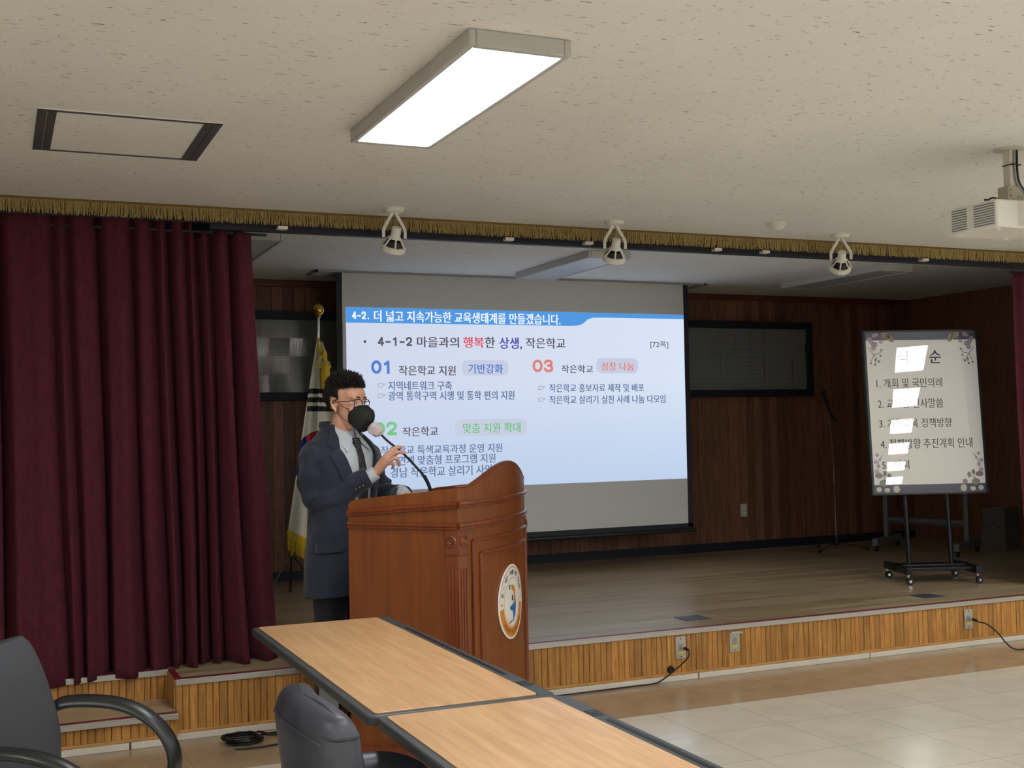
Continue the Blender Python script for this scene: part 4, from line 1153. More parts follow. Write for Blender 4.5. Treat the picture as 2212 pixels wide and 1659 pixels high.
# round seal on the front
SB, SZ, SR = LW*0.5+0.005, 0.652, 0.168
def seal_pt(x, y, o): return FT(SB+x*SR, SZ+y*SR, 0.006+o)
def disc(mb, r, o, n=56, r0=0.0, a0=0, a1=360):
    k0 = 6
    vs = []; fs = []
    rings = [r0+(r-r0)*i/k0 for i in range(k0+1)]
    for rr in rings:
        for k in range(n+1):
            a = math.radians(a0+(a1-a0)*k/n); vs.append(seal_pt(rr*math.cos(a), rr*math.sin(a), o))
    for i in range(k0):
        for k in range(n): fs.append((i*(n+1)+k, i*(n+1)+k+1, (i+1)*(n+1)+k+1, (i+1)*(n+1)+k))
    mb.add(vs, fs)
white = mat('seal_white', rgb(232, 230, 224), 0.35); orange = mat('seal_orange', rgb(216, 136, 52), 0.35); sblue = mat('seal_blue', rgb(38, 110, 176), 0.35)
snav = mat('seal_navy', rgb(30, 44, 98), 0.35); sgrn = mat('seal_green', rgb(58, 150, 84), 0.35); sblk = mat('seal_black', rgb(44, 40, 42), 0.4); slg = mat('seal_light_green', rgb(150, 190, 140), 0.35)
mb = MB(); disc(mb, 1.0, 0.0008); mb.tube([seal_pt(math.cos(k*PI/28), math.sin(k*PI/28), -0.002) for k in range(57)], 0.0035, 6)
seal = mb.build('seal_plaque', white, lec, fixn=False)
def sealpart(name, m, fn): 
    mb = MB(); fn(mb); return mb.build(name, m, seal, smooth=False, fixn=False)
sealpart('rim_ring', orange, lambda mb: (disc(mb, 0.955, 0.0012, 56, 0.93, 0, 180), disc(mb, 0.66, 0.0012, 56, 0.645)))
sealpart('orange_band', orange, lambda mb: disc(mb, 0.955, 0.0013, 48, 0.69, 188, 352))
sealpart('ring_dot', orange, lambda mb: [mb.add([seal_pt(sx*0.80+0.045*math.cos(k*PI/6), 0.0+0.045*math.sin(k*PI/6), 0.0014) for k in range(12)], [tuple(range(12))]) for sx in (-1, 1)])
def fig(mb, pts, o=0.0014): mb.add([seal_pt(x, y, o) for x, y in pts], [tuple(range(len(pts)))])
sealpart('figure_arc', orange, lambda mb: [fig(mb, [(-0.02+0.30*math.cos(a)*1.0, 0.16+0.30*math.sin(a)), (-0.02+0.16*math.cos(a), 0.16+0.16*math.sin(a)), (-0.02+0.16*math.cos(b), 0.16+0.16*math.sin(b)), (-0.02+0.30*math.cos(b), 0.16+0.30*math.sin(b))]) for a, b in [(math.radians(-50+15*k), math.radians(-35+15*k)) for k in range(10)]])
sealpart('figure_dot', snav, lambda mb: fig(mb, [(0.0+0.06*math.cos(k*PI/8), 0.10+0.085*math.sin(k*PI/8)) for k in range(16)]))
sealpart('figure_body', sblue, lambda mb: [fig(mb, [(-0.22, -0.14), (-0.12, -0.10), (0.10, -0.06), (0.30, 0.04), (0.32, -0.12), (0.27, -0.30)]), fig(mb, [(-0.22, -0.14), (0.27, -0.30), (0.24, -0.40), (0.10, -0.42), (0.0, -0.24), (-0.17, -0.22)]), fig(mb, [(0.10, -0.24), (0.24, -0.40), (0.16, -0.44), (0.08, -0.56), (0.04, -0.52), (0.04, -0.36)])])
sealpart('figure_sash', slg, lambda mb: [fig(mb, [(-0.05, -0.08), (0.12, -0.02), (0.30, 0.12), (0.30, 0.06), (0.10, -0.07)], 0.0016)])
sealpart('green_star', sgrn, lambda mb: fig(mb, [(-0.22+(0.12 if k % 2 == 0 else 0.05)*math.cos(math.radians(90+36*k)), 0.42+(0.12 if k % 2 == 0 else 0.05)*math.sin(math.radians(90+36*k))) for k in range(10)]))
sealpart('figure_stroke', snav, lambda mb: fig(mb, [(-0.30, -0.58), (0.0, -0.53), (0.0, -0.50), (-0.28, -0.54)]))
def ring_text(mb, s, rad, a_start, a_end, h, flip=False):
    n = len(s)
    for i, ch in enumerate(s):
        if ch == ' ': continue
        vs, fs = text_mesh(ch, 0.01)
        a = math.radians(a_start+(a_end-a_start)*(i/(n-1)))
        w = h*0.95 if ord(ch) > 255 else h*0.35
        out = []
        for uu, vv in vs:
            x = (uu-0.5)*w; y = (vv-0.5)*(h if ord(ch) > 255 else h*0.3)
            if not flip: px_ = (rad+y)*math.cos(a)+x*math.sin(a); py_ = (rad+y)*math.sin(a)-x*math.cos(a)
            else: px_ = (rad-y)*math.cos(a)-x*math.sin(a); py_ = (rad-y)*math.sin(a)+x*math.cos(a)
            out.append(seal_pt(px_, py_, 0.0018))
        mb.add(out, fs)
sealpart('seal_text', sblk, lambda mb: (ring_text(mb, '꿈 · 희망, 미래를 향한 거창교육', 0.80, 162, 22, 0.125), ring_text(mb, '경상남도거창교육지원청', 0.82, 222, 318, 0.125, True)))

# gooseneck microphone (stands on the lectern top)
gt = thing('gooseneck_microphone', 'black gooseneck microphone with clear pinkish cover standing on the lectern', 'microphone', (1.895, 5.342, 1.104))
B0 = Vector((1.895, 5.342, 1.104))
gp = smooth_path([(1.895, 5.342, 1.108), (1.895, 5.342, 1.161), (1.868, 5.340, 1.224), (1.828, 5.343, 1.273), (1.758, 5.351, 1.347), (1.702, 5.373, 1.396), (1.668, 5.386, 1.432)], 6)
MB().tube([Vector(p)-B0 for p in gp[:14]], 0.0085, 10).build('lower_stem', M['black'], gt)
MB().tube([Vector(p)-B0 for p in gp[13:]], 0.0055, 10).build('upper_stem', M['black'], gt)
MB().lathe([(0.03, -0.0), (0.03, 0.008), (0.012, 0.014)], 20).build('base', M['black'], gt)
mb = MB(); c0 = Vector((1.645, 5.397, 1.455))-B0; ax = (Vector(gp[-1])-Vector(gp[-4])).normalized()
Q = ax.to_track_quat('Z', 'Y').to_matrix(); rnd = random.Random(3)
rings = []
for r, z in ((0.010, -0.032), (0.024, -0.024), (0.030, -0.006), (0.032, 0.010), (0.028, 0.026), (0.016, 0.035)):
    rings.append([c0+Q @ Vector((r*(1+0.13*math.sin(5*a+z*90))*math.cos(a), r*(1+0.13*math.sin(5*a+z*90))*math.sin(a), z)) for a in [2*PI*k/20 for k in range(20)]])
mb.loft(rings); mb.build('wind_cover', M['foam'], gt)
MB().tube([c0-Q @ Vector((0, 0, 0.035)), c0+Q @ Vector((0, 0, 0.02))], 0.013, 10).build('capsule', mat('pale_pink_foam', rgb(240, 205, 212), 0.8), gt)

# ------------------------------------------------------------------ tables
def table(name, label, loc, group):
    # origin: left far corner on the floor; x to the right 0.54, y toward viewer negative
    t = thing(name, label, 'table', loc, 0, group)
    W_, D_ = 0.545, 1.55
    zt = 0.72
    poly = round_rect(0, W_, -D_, 0, 0.03, 5)
    MB().prism(poly, zt-0.030, zt-0.0035).build('edge_band', M['tableedge'], t, bevel=0.006, bseg=3)
    poly = round_rect(0.024, W_-0.052, -D_+0.022, -0.022, 0.012, 5)
    MB().prism(poly, zt-0.004, zt).build('tabletop', M['tabletop'], t, bevel=0.0012)
    mb = MB(); mb.box(W_-0.050, W_-0.004, -D_+0.02, -0.02, zt-0.006, zt-0.002)
    mb.build('cable_tray_lid', M['tableedge'], t, bevel=0.001)
    mb = MB(); mb.box(W_-0.034, W_-0.020, -D_*0.80, -D_*0.20, zt-0.0018, zt-0.0010); mb.build('tray_groove', M['black'], t, smooth=False)
    mb = MB()
    for yy in (-0.20*D_+0.10, -0.80*D_-0.12):
        for k in range(4): mb.box(W_-0.044, W_-0.012, yy-k*0.016, yy-k*0.016-0.006, zt-0.002, zt+0.0012)
    mb.build('grip_ribs', M['tableedge'], t, smooth=False)
    # underside beams, modesty sheet, legs
    MB().box(0.20, 0.26, -D_+0.12, -0.12, zt-0.09, zt-0.035).build('beam', M['tableedge'], t, bevel=0.003)
    MB().box(0.40, 0.408, -D_+0.10, -0.14, zt-0.30, zt-0.035).build('modesty_panel', M['tablegrey'], t, bevel=0.002)
    MB().box(0.395, 0.413, -D_+0.10, -0.14, zt-0.315, zt-0.298).build('modesty_rail', M['tableedge'], t, bevel=0.002)
    for y in (-0.11, -D_+0.11):
        MB().box(0.235, 0.305, y-0.02, y+0.02, 0.06, zt-0.035).build('leg', M['greymetal'], t, bevel=0.008)
        MB().box(0.04, 0.52, y-0.022, y+0.022, 0.022, 0.062).build('foot', M['tableedge'], t, bevel=0.008)
        mb = MB()
        for x in (0.07, 0.49): mb.tube([(x, y-0.012, 0.022), (x, y+0.012, 0.022)], 0.022, 12)
        mb.build('caster', M['black'], t)
    return t
tb = table('seminar_table', 'far light-wood folding table with dark edging, its end next to the lectern', (0.882, 4.545, 0), 'light wood folding tables in a row')
dup(tb, (0.898, 2.990, 0), 0, 'near light-wood folding table cut off by the bottom of the picture', 'light wood folding tables in a row')

# ------------------------------------------------------------------ left office chair
ch = thing('office_chair', 'black office chair with curved loop armrests at the left edge', 'chair', (0.20, 3.24, 0), math.radians(-24))
# local: +x is the way the chair faces, +y its left
def office_chair(t):
    rings = []
    NZ = 22
    for k in range(NZ+1):
        w = k/NZ; z = 0.44+0.475*w
        half = 0.150+0.085*math.sin(PI*min(.5, w*1.0))**.8-0.008*max(0, w-0.35)
        x = -0.17-0.09*w+0.05*math.sin(PI*w)*0.7
        if w > 0.93: half -= 0.022*((w-0.93)/0.07)**2
        th = 0.030-0.014*max(0, (w-0.85)/0.15)
        ring = []
        n = 28
        for q in range(n):
            a = 2*PI*q/n; cy = math.copysign(abs(math.cos(a))**0.5, math.cos(a)); sx = math.copysign(abs(math.sin(a))**0.8, math.sin(a))
            yy = half*cy
            ring.append(Vector((x+th*sx+0.35*yy*yy*(1 if True else 0), yy, z)))
        rings.append(ring)
    mb = MB(); mb.loft(rings); mb.build('backrest', M['chairplastic'], t)
    rings = []
    for k in range(13):
        w = k/12; x = -0.20+0.46*w; hw = 0.235-0.02*(2*w-1)**4
        ring = [Vector((x, hw*math.copysign(abs(math.cos(a))**0.4, math.cos(a)), 0.445+0.035*math.copysign(abs(math.sin(a))**0.7, math.sin(a))-0.03*max(0, w-0.8)*5*0.5)) for a in [2*PI*q/24 for q in range(24)]]
        rings.append(ring)
    mb = MB(); mb.loft(rings); mb.build('seat', M['chairplastic'], t)
    for s in (-1, 1):
        pth = smooth_path([(-0.235, s*0.215, 0.688), (-0.185, s*0.240, 0.700), (-0.14, s*0.258, 0.722), (-0.02, s*0.270, 0.716), (0.075, s*0.270, 0.680), (0.140, s*0.268, 0.612), (0.155, s*0.262, 0.53), (0.10, s*0.25, 0.43), (0.0, s*0.22, 0.405)], 6)
        mb = MB(); mb.tube(pth, [0.010]*7+[0.014, 0.018, 0.021]+[0.023]*(len(pth)-11)+[0.016], 14, flat=(1.35, 0.7)); mb.build('armrest', M['armplastic'], t)
    MB().lathe([(0.028, 0.10), (0.028, 0.26), (0.018, 0.26), (0.018, 0.42), (0.06, 0.42)], 16).build('gas_lift', M['blackmetal'], t)
    for k in range(5):
        a = k*2*PI/5+0.3; mb = MB()
        mb.tube([(0.02*math.cos(a), 0.02*math.sin(a), 0.11), (0.28*math.cos(a), 0.28*math.sin(a), 0.065)], [0.025, 0.015], 10); mb.build('base_leg', M['armplastic'], t)
        c = Vector((0.28*math.cos(a), 0.28*math.sin(a), 0.026)); mb = MB(); mb.tube([c-Vector((math.sin(a), -math.cos(a), 0))*0.02, c+Vector((math.sin(a), -math.cos(a), 0))*0.02], 0.026, 14); mb.tube([c+Vector((0, 0, 0.0)), c+Vector((0, 0, 0.04))], 0.008, 8); mb.build('caster', M['black'], t)
office_chair(ch)

# ------------------------------------------------------------------ leather chair at the table
lc = thing('leather_chair', 'padded black leather armchair pushed under the tables, seen from behind', 'chair', (0.865, 2.69, 0), 0)
def leather_chair(t):
    NZ = 22; HW = 0.212; n = 40
    def ringpt(k, a):
        w = k/NZ
        if k <= 16: z = 0.42+0.375*k/16; sh = 1.0
        else: q_ = (k-16)/6; z = 0.795+0.072*math.sin(q_*PI/2); sh = max(0.02, math.cos(q_*PI/2))**.62
        zf = min(1, k/16)
        xb = -0.235-0.045*zf; th = 0.125-0.02*zf
        cy = math.copysign(abs(math.cos(a))**0.35, math.cos(a)); sx = math.copysign(abs(math.sin(a))**0.45, math.sin(a))
        yy = (HW-0.03*(1-sh))*cy
        return Vector((xb+th/2+th/2*sx*sh+1.0*yy*yy, yy, z-0.030*(abs(yy)/HW)**3*zf))
    mb = MB(); mb.loft([[ringpt(k, 2*PI*q/n) for q in range(n)] for k in range(NZ+1)])
    br = mb.build('backrest', M['leather'], t, angle=60)
    out = lambda p, o=0.001: p
    MB().tube([ringpt(17, PI*1.22+PI*.56*q/30) for q in range(31)], 0.0035, 6).build('piping', M['leather'], br)
    MB().tube([ringpt(18, PI*(1.22-.02*q)) for q in range(24)]+[ringpt(k, PI*.76) for k in range(17, 2, -1)], 0.0026, 6).build('seam', M['black'], br)
    rings = []
    for k in range(11):
        w = k/10; x = -0.20+0.46*w
        rings.append([Vector((x, 0.205*math.copysign(abs(math.cos(a))**0.4, math.cos(a)), 0.43+0.055*math.copysign(abs(math.sin(a))**0.6, math.sin(a))-0.012*(w > 0.9))) for a in [2*PI*q/24 for q in range(24)]])
    MB().loft(rings).build('seat', M['leather'], t)
    for s in (-1, 1):
        rings = []
        pp = smooth_path([(-0.17, s*0.225, 0.555), (-0.08, s*0.238, 0.602), (0.03, s*0.242, 0.610), (0.12, s*0.240, 0.575), (0.17, s*0.24, 0.50)], 5)
        mb = MB(); mb.tube(pp, [0.030]+[0.040]*(len(pp)-2)+[0.028], 16, flat=(0.9, 0.8)); mb.build('armrest', M['leather'], t)
        mb = MB(); mb.tube(smooth_path([(0.16, s*0.24, 0.50), (0.14, s*0.24, 0.43), (0.05, s*0.24, 0.39)], 5), 0.013, 10); mb.build('arm_bracket', M['chrome'], t)
    MB().lathe([(0.028, 0.10), (0.028, 0.26), (0.018, 0.26), (0.018, 0.38), (0.07, 0.38)], 16).build('gas_lift', M['chrome'], t)
    for k in range(5):
        a = k*2*PI/5; mb = MB()
        mb.tube([(0.02*math.cos(a), 0.02*math.sin(a), 0.11), (0.27*math.cos(a), 0.27*math.sin(a), 0.065)], [0.025, 0.015], 10); mb.build('base_leg', M['blackmetal'], t)
        c = Vector((0.27*math.cos(a), 0.27*math.sin(a), 0.026)); mb = MB(); mb.tube([c-Vector((math.sin(a), -math.cos(a), 0))*0.02, c+Vector((math.sin(a), -math.cos(a), 0))*0.02], 0.026, 14); mb.tube([c, c+Vector((0, 0, 0.04))], 0.008, 8); mb.build('caster', M['black'], t)
leather_chair(lc)

#PERSON#
# ------------------------------------------------------------------ the speaker
MP = Vector((1.54, 5.61, 0)); pa = math.radians(150)
PF = Vector((math.sin(pa), math.cos(pa), 0)); PR = Vector((PF.y, -PF.x, 0))
def P(f, r, z): return MP+PF*f+PR*r+Vector((0, 0, z))
ha = math.radians(143)
HF = Vector((math.sin(ha), math.cos(ha), 0)); HR = Vector((HF.y, -HF.x, 0))
HC = P(0.035, 0.0, 1.588)
def Hd(f, r, z): return HC+HF*f+HR*r+Vector((0, 0, z))
man = thing('person', 'man in navy suit, glasses and black mask at the lectern, fingers on the microphone stem', 'person', (MP.x, MP.y, 0))
LOC = lambda p: Vector(p)-MP
def ellip(mb, c, rad, basis=None, n=20):
    A, B, C_ = basis or (HF, HR, Vector((0, 0, 1)))
    rings = []
    for i in range(1, n//2):
        th = PI*i/(n//2)
        rings.append([LOC(c)+A*(rad[0]*math.sin(th)*math.cos(2*PI*k/n))+B*(rad[1]*math.sin(th)*math.sin(2*PI*k/n))+C_*(rad[2]*math.cos(th)) for k in range(n)])
    mb.loft(rings)
def limb(mb, pts, rad, n=18, sub=6, flat=None):
    pp = smooth_path([LOC(p) for p in pts], sub); m_ = len(pp); rr = []
    for i in range(m_):
        t_ = i/(m_-1)*(len(pts)-1); a = min(int(t_), len(pts)-2); rr.append(rad[a]+(rad[a+1]-rad[a])*(t_-a))
    mb.tube(pp, rr, n, flat=flat)

# body: one continuous surface (head, neck, torso, arms with fingers, legs)
mb = MB()
ellip(mb, Hd(-.018, 0, .033), (.096, .077, .087)); ellip(mb, Hd(.022, 0, -.028), (.068, .064, .095)); ellip(mb, Hd(.032, 0, -.088), (.050, .048, .044))
ellip(mb, Hd(.038, 0, .040), (.058, .064, .048))
limb(mb, [Hd(.080, 0, .012), Hd(.092, 0, -.012), Hd(.106, 0, -.036)], [.010, .011, .015], 14); ellip(mb, Hd(.092, .011, -.040), (.012, .009, .008)); ellip(mb, Hd(.092, -.011, -.040), (.012, .009, .008))
for s in (-1, 1):
    ellip(mb, Hd(.072, s*.032, .022), (.018, .026, .010)); ellip(mb, Hd(.058, s*.044, -.030), (.026, .020, .022))
    # ear
    ec = Hd(-.010, s*.076, -.008)
    limb(mb, [ec+Vector((0, 0, -.030))+HF*.004, ec+Vector((0, 0, -.012))-HF*.012+HR*s*.009, ec+Vector((0, 0, .014))-HF*.016+HR*s*.012, ec+Vector((0, 0, .030))-HF*.004+HR*s*.009, ec+Vector((0, 0, .022))+HF*.010+HR*s*.002], [.008, .0045, .0048, .0048, .004], 10)
    ellip(mb, ec+HR*s*.001-HF*.002, (.013, .005, .024))
    ellip(mb, ec+Vector((0, 0, -.030))+HF*.002+HR*s*.003, (.007, .005, .009))
    ellip(mb, ec+Vector((0, 0, -.003))+HF*.012+HR*s*.003, (.005, .005, .007))
limb(mb, [Hd(-.020, 0, -.055), Hd(-.034, 0, -.11), P(-.015, 0, 1.41)], [.056, .056, .064])
# torso and hips inside the clothes
def ringsof(keys, n=28, da=0.0):
    out = []
    for z, a, b, cf in keys:
        out.append([LOC(P(cf+(b+da)*math.cos(t_), (a+da)*math.sin(t_), z)) for t_ in [2*PI*k/n for k in range(n)]])
    return out
mb.loft(ringsof([(.86, .14, .10, 0), (1.0, .145, .10, 0), (1.10, .14, .10, 0), (1.22, .16, .108, 0), (1.33, .175, .105, -.005), (1.39, .165, .085, -.01), (1.43, .10, .07, -.015)]))
for s in (-1, 1):
    limb(mb, [P(0, s*.085, .92), P(0.01, s*.10, .50), P(0, s*.115, .10)], [.085, .055, .042])
    limb(mb, [P(-.05, s*.115, .06), P(.12, s*.125, .04)], [.035, .03], 12)
RS, RE, RW = P(-.01, .180, 1.35), P(-.02, .165, 1.130), Vector((1.650, 5.424, 1.252))
LS, LE, LWp = P(-.01, -.185, 1.36), P(.02, -.245, 1.145), P(.262, -.160, 1.132)
limb(mb, [RS, (RS+RE)/2, RE, (RE+RW)/2, RW], [.052, .044, .038, .034, .026])
limb(mb, [LS, (LS+LE)/2, LE, (LE+LWp)/2, LWp], [.052, .044, .038, .032, .026])
K = {k: Vector(v) for k, v in {
 "iM": (1.686, 5.372, 1.333), "iP": (1.716, 5.358, 1.362), "iD": (1.737, 5.354, 1.371), "iT": (1.756, 5.354, 1.370),
 "mM": (1.693, 5.366, 1.321), "mP": (1.727, 5.350, 1.345), "mD": (1.750, 5.348, 1.348), "mT": (1.772, 5.350, 1.343),
 "rM": (1.692, 5.371, 1.306), "rP": (1.725, 5.354, 1.320), "rD": (1.742, 5.356, 1.306), "rT": (1.746, 5.364, 1.286),
 "pM": (1.685, 5.380, 1.291), "pP": (1.713, 5.370, 1.297), "pD": (1.723, 5.376, 1.285), "pT": (1.722, 5.386, 1.272),
 "t0": (1.672, 5.426, 1.278), "t1": (1.700, 5.424, 1.303), "t2": (1.732, 5.410, 1.330), "t3": (1.752, 5.388, 1.348)}.items()}
# palm
for a, w_ in (("iM", .0125), ("mM", .013), ("rM", .0125), ("pM", .0115)):
    limb(mb, [RW+(K[a]-RW)*.05, RW+(K[a]-RW)*.55, K[a]], [.021, .020, w_*1.0], 14)
limb(mb, [RW, K["t0"], K["t1"]], [.02, .017, .012], 14)
for f4, r4 in ((("iM", "iP", "iD", "iT"), (.0092, .0082, .0074, .0066)), (("mM", "mP", "mD", "mT"), (.0095, .0084, .0076, .0068)), (("rM", "rP", "rD", "rT"), (.0092, .0080, .0073, .0066)), (("pM", "pP", "pD", "pT"), (.0082, .0072, .0064, .0058)), (("t0", "t1", "t2", "t3"), (.014, .0115, .0095, .0078))):
    r4 = [q_*1.22 for q_ in r4]; limb(mb, [K[k] for k in f4], r4, 12, 5)
    ellip(mb, K[f4[3]], (r4[3]*1.02,)*3, n=12)
# left hand resting flat on the lectern
HL = LWp; kd = (PF*0.9+PR*0.1).normalized(); sd_ = PR
for i, (o, ln) in enumerate(((.026, .066), (.009, .074), (-.009, .070), (-.026, .056))):
    k0 = HL+kd*.085+sd_*o*0.9+Vector((0, 0, -.008)); 
    limb(mb, [HL+sd_*o*.5, (HL+k0)/2+Vector((0, 0, .004)), k0], [.018, .016, .0125], 14)
    limb(mb, [k0, k0+kd*ln*.4+sd_*o*.12+Vector((0, 0, .003)), k0+kd*ln*.75+sd_*o*.2+Vector((0, 0, -.004)), k0+kd*ln+sd_*o*.25+Vector((0, 0, -.012))], [.0095, .0085, .0075, .0066], 12, 5)
limb(mb, [HL+kd*.01+sd_*.02, HL+kd*.045+sd_*.045-Vector((0, 0, .008)), HL+kd*.085+sd_*.055-Vector((0, 0, .016))], [.015, .011, .008], 12)
body = mb.build('body', M['skin'], man)
rm = body.modifiers.new('remesh', 'REMESH'); rm.mode = 'VOXEL'; rm.voxel_size = 0.0028; rm.use_smooth_shade = True
sm = body.modifiers.new('smooth', 'SMOOTH'); sm.iterations = 5; sm.factor = 0.5
evalmesh(body, 'body')
for p in body.data.polygons: p.use_smooth = True

# eyes, brows
for s in (-1, 1):
    mb = MB(); ellip(mb, Hd(.0735, s*.031, -.001), (.012, .0125, .0078), n=16)
    e = mb.build('eye', M['eye'], man)
    mb = MB(); ellip(mb, Hd(.083, s*.033, -.001), (.0035, .0052, .0055), n=12); mb.build('iris', M['iris'], e)
    mb = MB(); limb(mb, [Hd(.089, s*.013, .021), Hd(.0895, s*.030, .025), Hd(.075, s*.052, .020)], [.0034, .0044, .0022], 8, flat=(1, .7)); mb.build('eyebrow', M['hair'], man)
    mb = MB(); limb(mb, [Hd(.084, s*.018, -.001), Hd(.0865, s*.031, .0075), Hd(.078, s*.046, .002)], [.0018, .0028, .0015], 8); mb.build('eyelid', M['skin'], man)
# hair: cap and tufts
rnd = random.Random(21)
hc = (-.014, 0, .038); hr = (.108, .0835, .090)
def hairline(f, r, z):       # True where hair grows (unit sphere direction)
    if f > 0.60: return z > 0.40
    if f > 0.22: return z > 0.30+0.26*(f-0.22)
    if f > 0.0: return z > -0.30
    if f > -0.25: return z > -0.02 if abs(r) > .5 else z > -.5
    return z > -0.66
mb = MB(); n1, n2 = 40, 60; vs = []; ok = {}
for i in range(n1+1):
    th = PI*i/n1
    for k in range(n2):
        a = 2*PI*k/n2; d = (math.sin(th)*math.cos(a), math.sin(th)*math.sin(a), math.cos(th))
        low = 1-0.16*max(0, -d[2])
        vs.append(LOC(Hd(hc[0]+hr[0]*d[0]*low, hc[1]+hr[1]*d[1]*low*(1-.05*max(0, .2-d[2])), hc[2]+hr[2]*d[2]))); ok[len(vs)-1] = hairline(*d)
fs = []
for i in range(n1):
    for k in range(n2):
        q = (i*n2+k, i*n2+(k+1) % n2, (i+1)*n2+(k+1) % n2, (i+1)*n2+k)
        if sum(ok[x] for x in q) >= 3: fs.append(q)
mb.add(vs, fs)
cnt = 0
while cnt < 3600:
    z = rnd.uniform(-.6, 1); a = rnd.uniform(0, 2*PI); s_ = math.sqrt(1-z*z); d = Vector((s_*math.cos(a), s_*math.sin(a), z))
    if not hairline(*d): continue
    cnt += 1
    base = Vector((hc[0]+hr[0]*d.x*.98, hc[1]+hr[1]*d.y*.98, hc[2]+hr[2]*d.z*.98))
    if d.z < 0: base.x *= 1-.1*(-d.z)
    top = max(0, min(1, (d.z-0.28-0.12*(1-max(0, d.x)))/0.40))
    ln = 0.006+0.027*top*rnd.uniform(.55, 1.2)
    if d.x < -.3 and d.z > -.1: ln = max(ln, 0.012)
    if d.z < .15 and d.x > -.3: ln = .005
    nd = Vector((d.x/hr[0], d.y/hr[1], d.z/hr[2])).normalized()
    dr = (nd*(.35+.25*top)+Vector((0.30*top-.15+.12*math.sin(base.y*160)*top, rnd.gauss(0, .14)+.18*math.sin(base.x*120)*top, rnd.gauss(0, .10)+(.62*top)-(.75*(1-top))))).normalized()
    p0_ = base; p1_ = base+dr*ln*.6+nd*.003; p2_ = base+dr*ln+Vector((rnd.gauss(0, .003), rnd.gauss(0, .003), .004*top))
    w_ = .0029 if top > .3 else .0020
    mb.tube([LOC(Hd(*p0_)), LOC(Hd(*p1_)), LOC(Hd(*p2_))], [w_, w_*.7, .0003], 5)
hair = mb.build('hair', M['hair'], man, fixn=False)

# glasses
gl = bpy.data.objects.new('glasses', None)
mb = MB()
def lensring(s, top=True):
    pts = []
    c = (.100, s*.034, -.005)
    for k in range(33):
        a = 2*PI*k/32; x = .0255*math.copysign(abs(math.cos(a))**.75, math.cos(a)); z = .0190*math.copysign(abs(math.sin(a))**.8, math.sin(a))
        pts.append((a, Hd(c[0]-abs(s*.034+x)*.16, s*.034+x, c[2]+z)))
    return pts
for s in (-1, 1):
    pts = lensring(s); up_ = [p for a, p in pts if a <= PI+.25]
    mb.tube([LOC(pts[30][1]), LOC(pts[31][1])]+[LOC(p) for p in up_], .0022, 8)
glo = mb.build('glasses', M['frame_red'], man)
mb = MB()
for s in (-1, 1):
    pts = lensring(s); mb.tube([LOC(p) for a, p in pts if a >= PI-.1], .0009, 6)
limb(mb, [Hd(.0985, .009, .002), Hd(.1015, 0, .005), Hd(.0985, -.009, .002)], [.0013]*3, 8)
mb.build('lower_rim', M['chrome'], glo)
mb = MB()
for s in (-1, 1):
    limb(mb, [Hd(.0905, s*.060, .006), Hd(.080, s*.069, .007), Hd(.03, s*.079, .004), Hd(-.012, s*.084, .002), Hd(-.026, s*.084, -.012)], [.0020, .0022, .0018, .0018, .0018], 8)
mb.build('temple', M['frame_red'], glo)
for s in (-1, 1):
    mb = MB(); pts = lensring(s); mb.add([LOC(p) for a, p in pts[:32]], [tuple(range(32))]); mb.build('lens', M['glass'], glo, fixn=False)

# face mask: folded boat shape
rowsM = [  # centre (f,z), edge point (f, r, z)
 ((.110, -.013), (.062, .052, -.026)), ((.122, -.024), (.061, .056, -.034)), ((.147, -.042), (.059, .060, -.044)), ((.151, -.064), (.056, .063, -.060)), ((.148, -.088), (.054, .062, -.078)), ((.104, -.138), (.055, .056, -.098)), ((.092, -.141), (.057, .050, -.101))]
vs = []; nq = 28
for (cf_, cz_), (sf, sr, sz) in rowsM:
    for k in range(nq+1):
        q = -1+2*k/nq; e = abs(q)
        r_ = sr*math.copysign(math.sin(e*PI/2)**.92 if e > 0 else 0, q) if e > 0 else 0
        w_ = math.cos(e*PI/2)**1.0
        f_ = sf+(cf_-sf)*(w_**.85 if w_ > 0 else 0); z_ = sz+(cz_-sz)*(w_ if w_ > 0 else 0)
        vs.append(LOC(Hd(f_, r_, z_)))
fs = [(i*(nq+1)+k, i*(nq+1)+k+1, (i+1)*(nq+1)+k+1, (i+1)*(nq+1)+k) for i in range(len(rowsM)-1) for k in range(nq)]
mb = MB(); mb.add(vs, fs); mk = mb.build('face_mask', M['mask'], man, fixn=True, angle=28)
so = mk.modifiers.new('thick', 'SOLIDIFY'); so.thickness = .0016; so.offset = 1
mb = MB()
limb(mb, [Hd(.122, -.014, -.0175), Hd(.128, 0, -.016), Hd(.122, .014, -.0175)], [.0012]*3, 6)
limb(mb, [vs[2*(nq+1)+k]+MP+HF*.0008 for k in (2, 6, 10, 14, 18, 22, 26)], [.0010]*7, 6)
mb.build('fold_seam', M['mask'], mk)
mb = MB()
for s in (-1, 1):
    limb(mb, [Hd(.066, s*.058, -.033), Hd(.048, s*.0725, -.026), Hd(.02, s*.0725, -.012), Hd(-.014, s*.083, .016)], [.0014]*4, 6)
    limb(mb, [Hd(.056, s*.056, -.094), Hd(.042, s*.062, -.088), Hd(.018, s*.068, -.068), Hd(-.014, s*.079, -.042), Hd(-.028, s*.083, -.02), Hd(-.018, s*.083, .016)], [.0014]*6, 6)
mb.build('ear_loop', M['black'], mk)

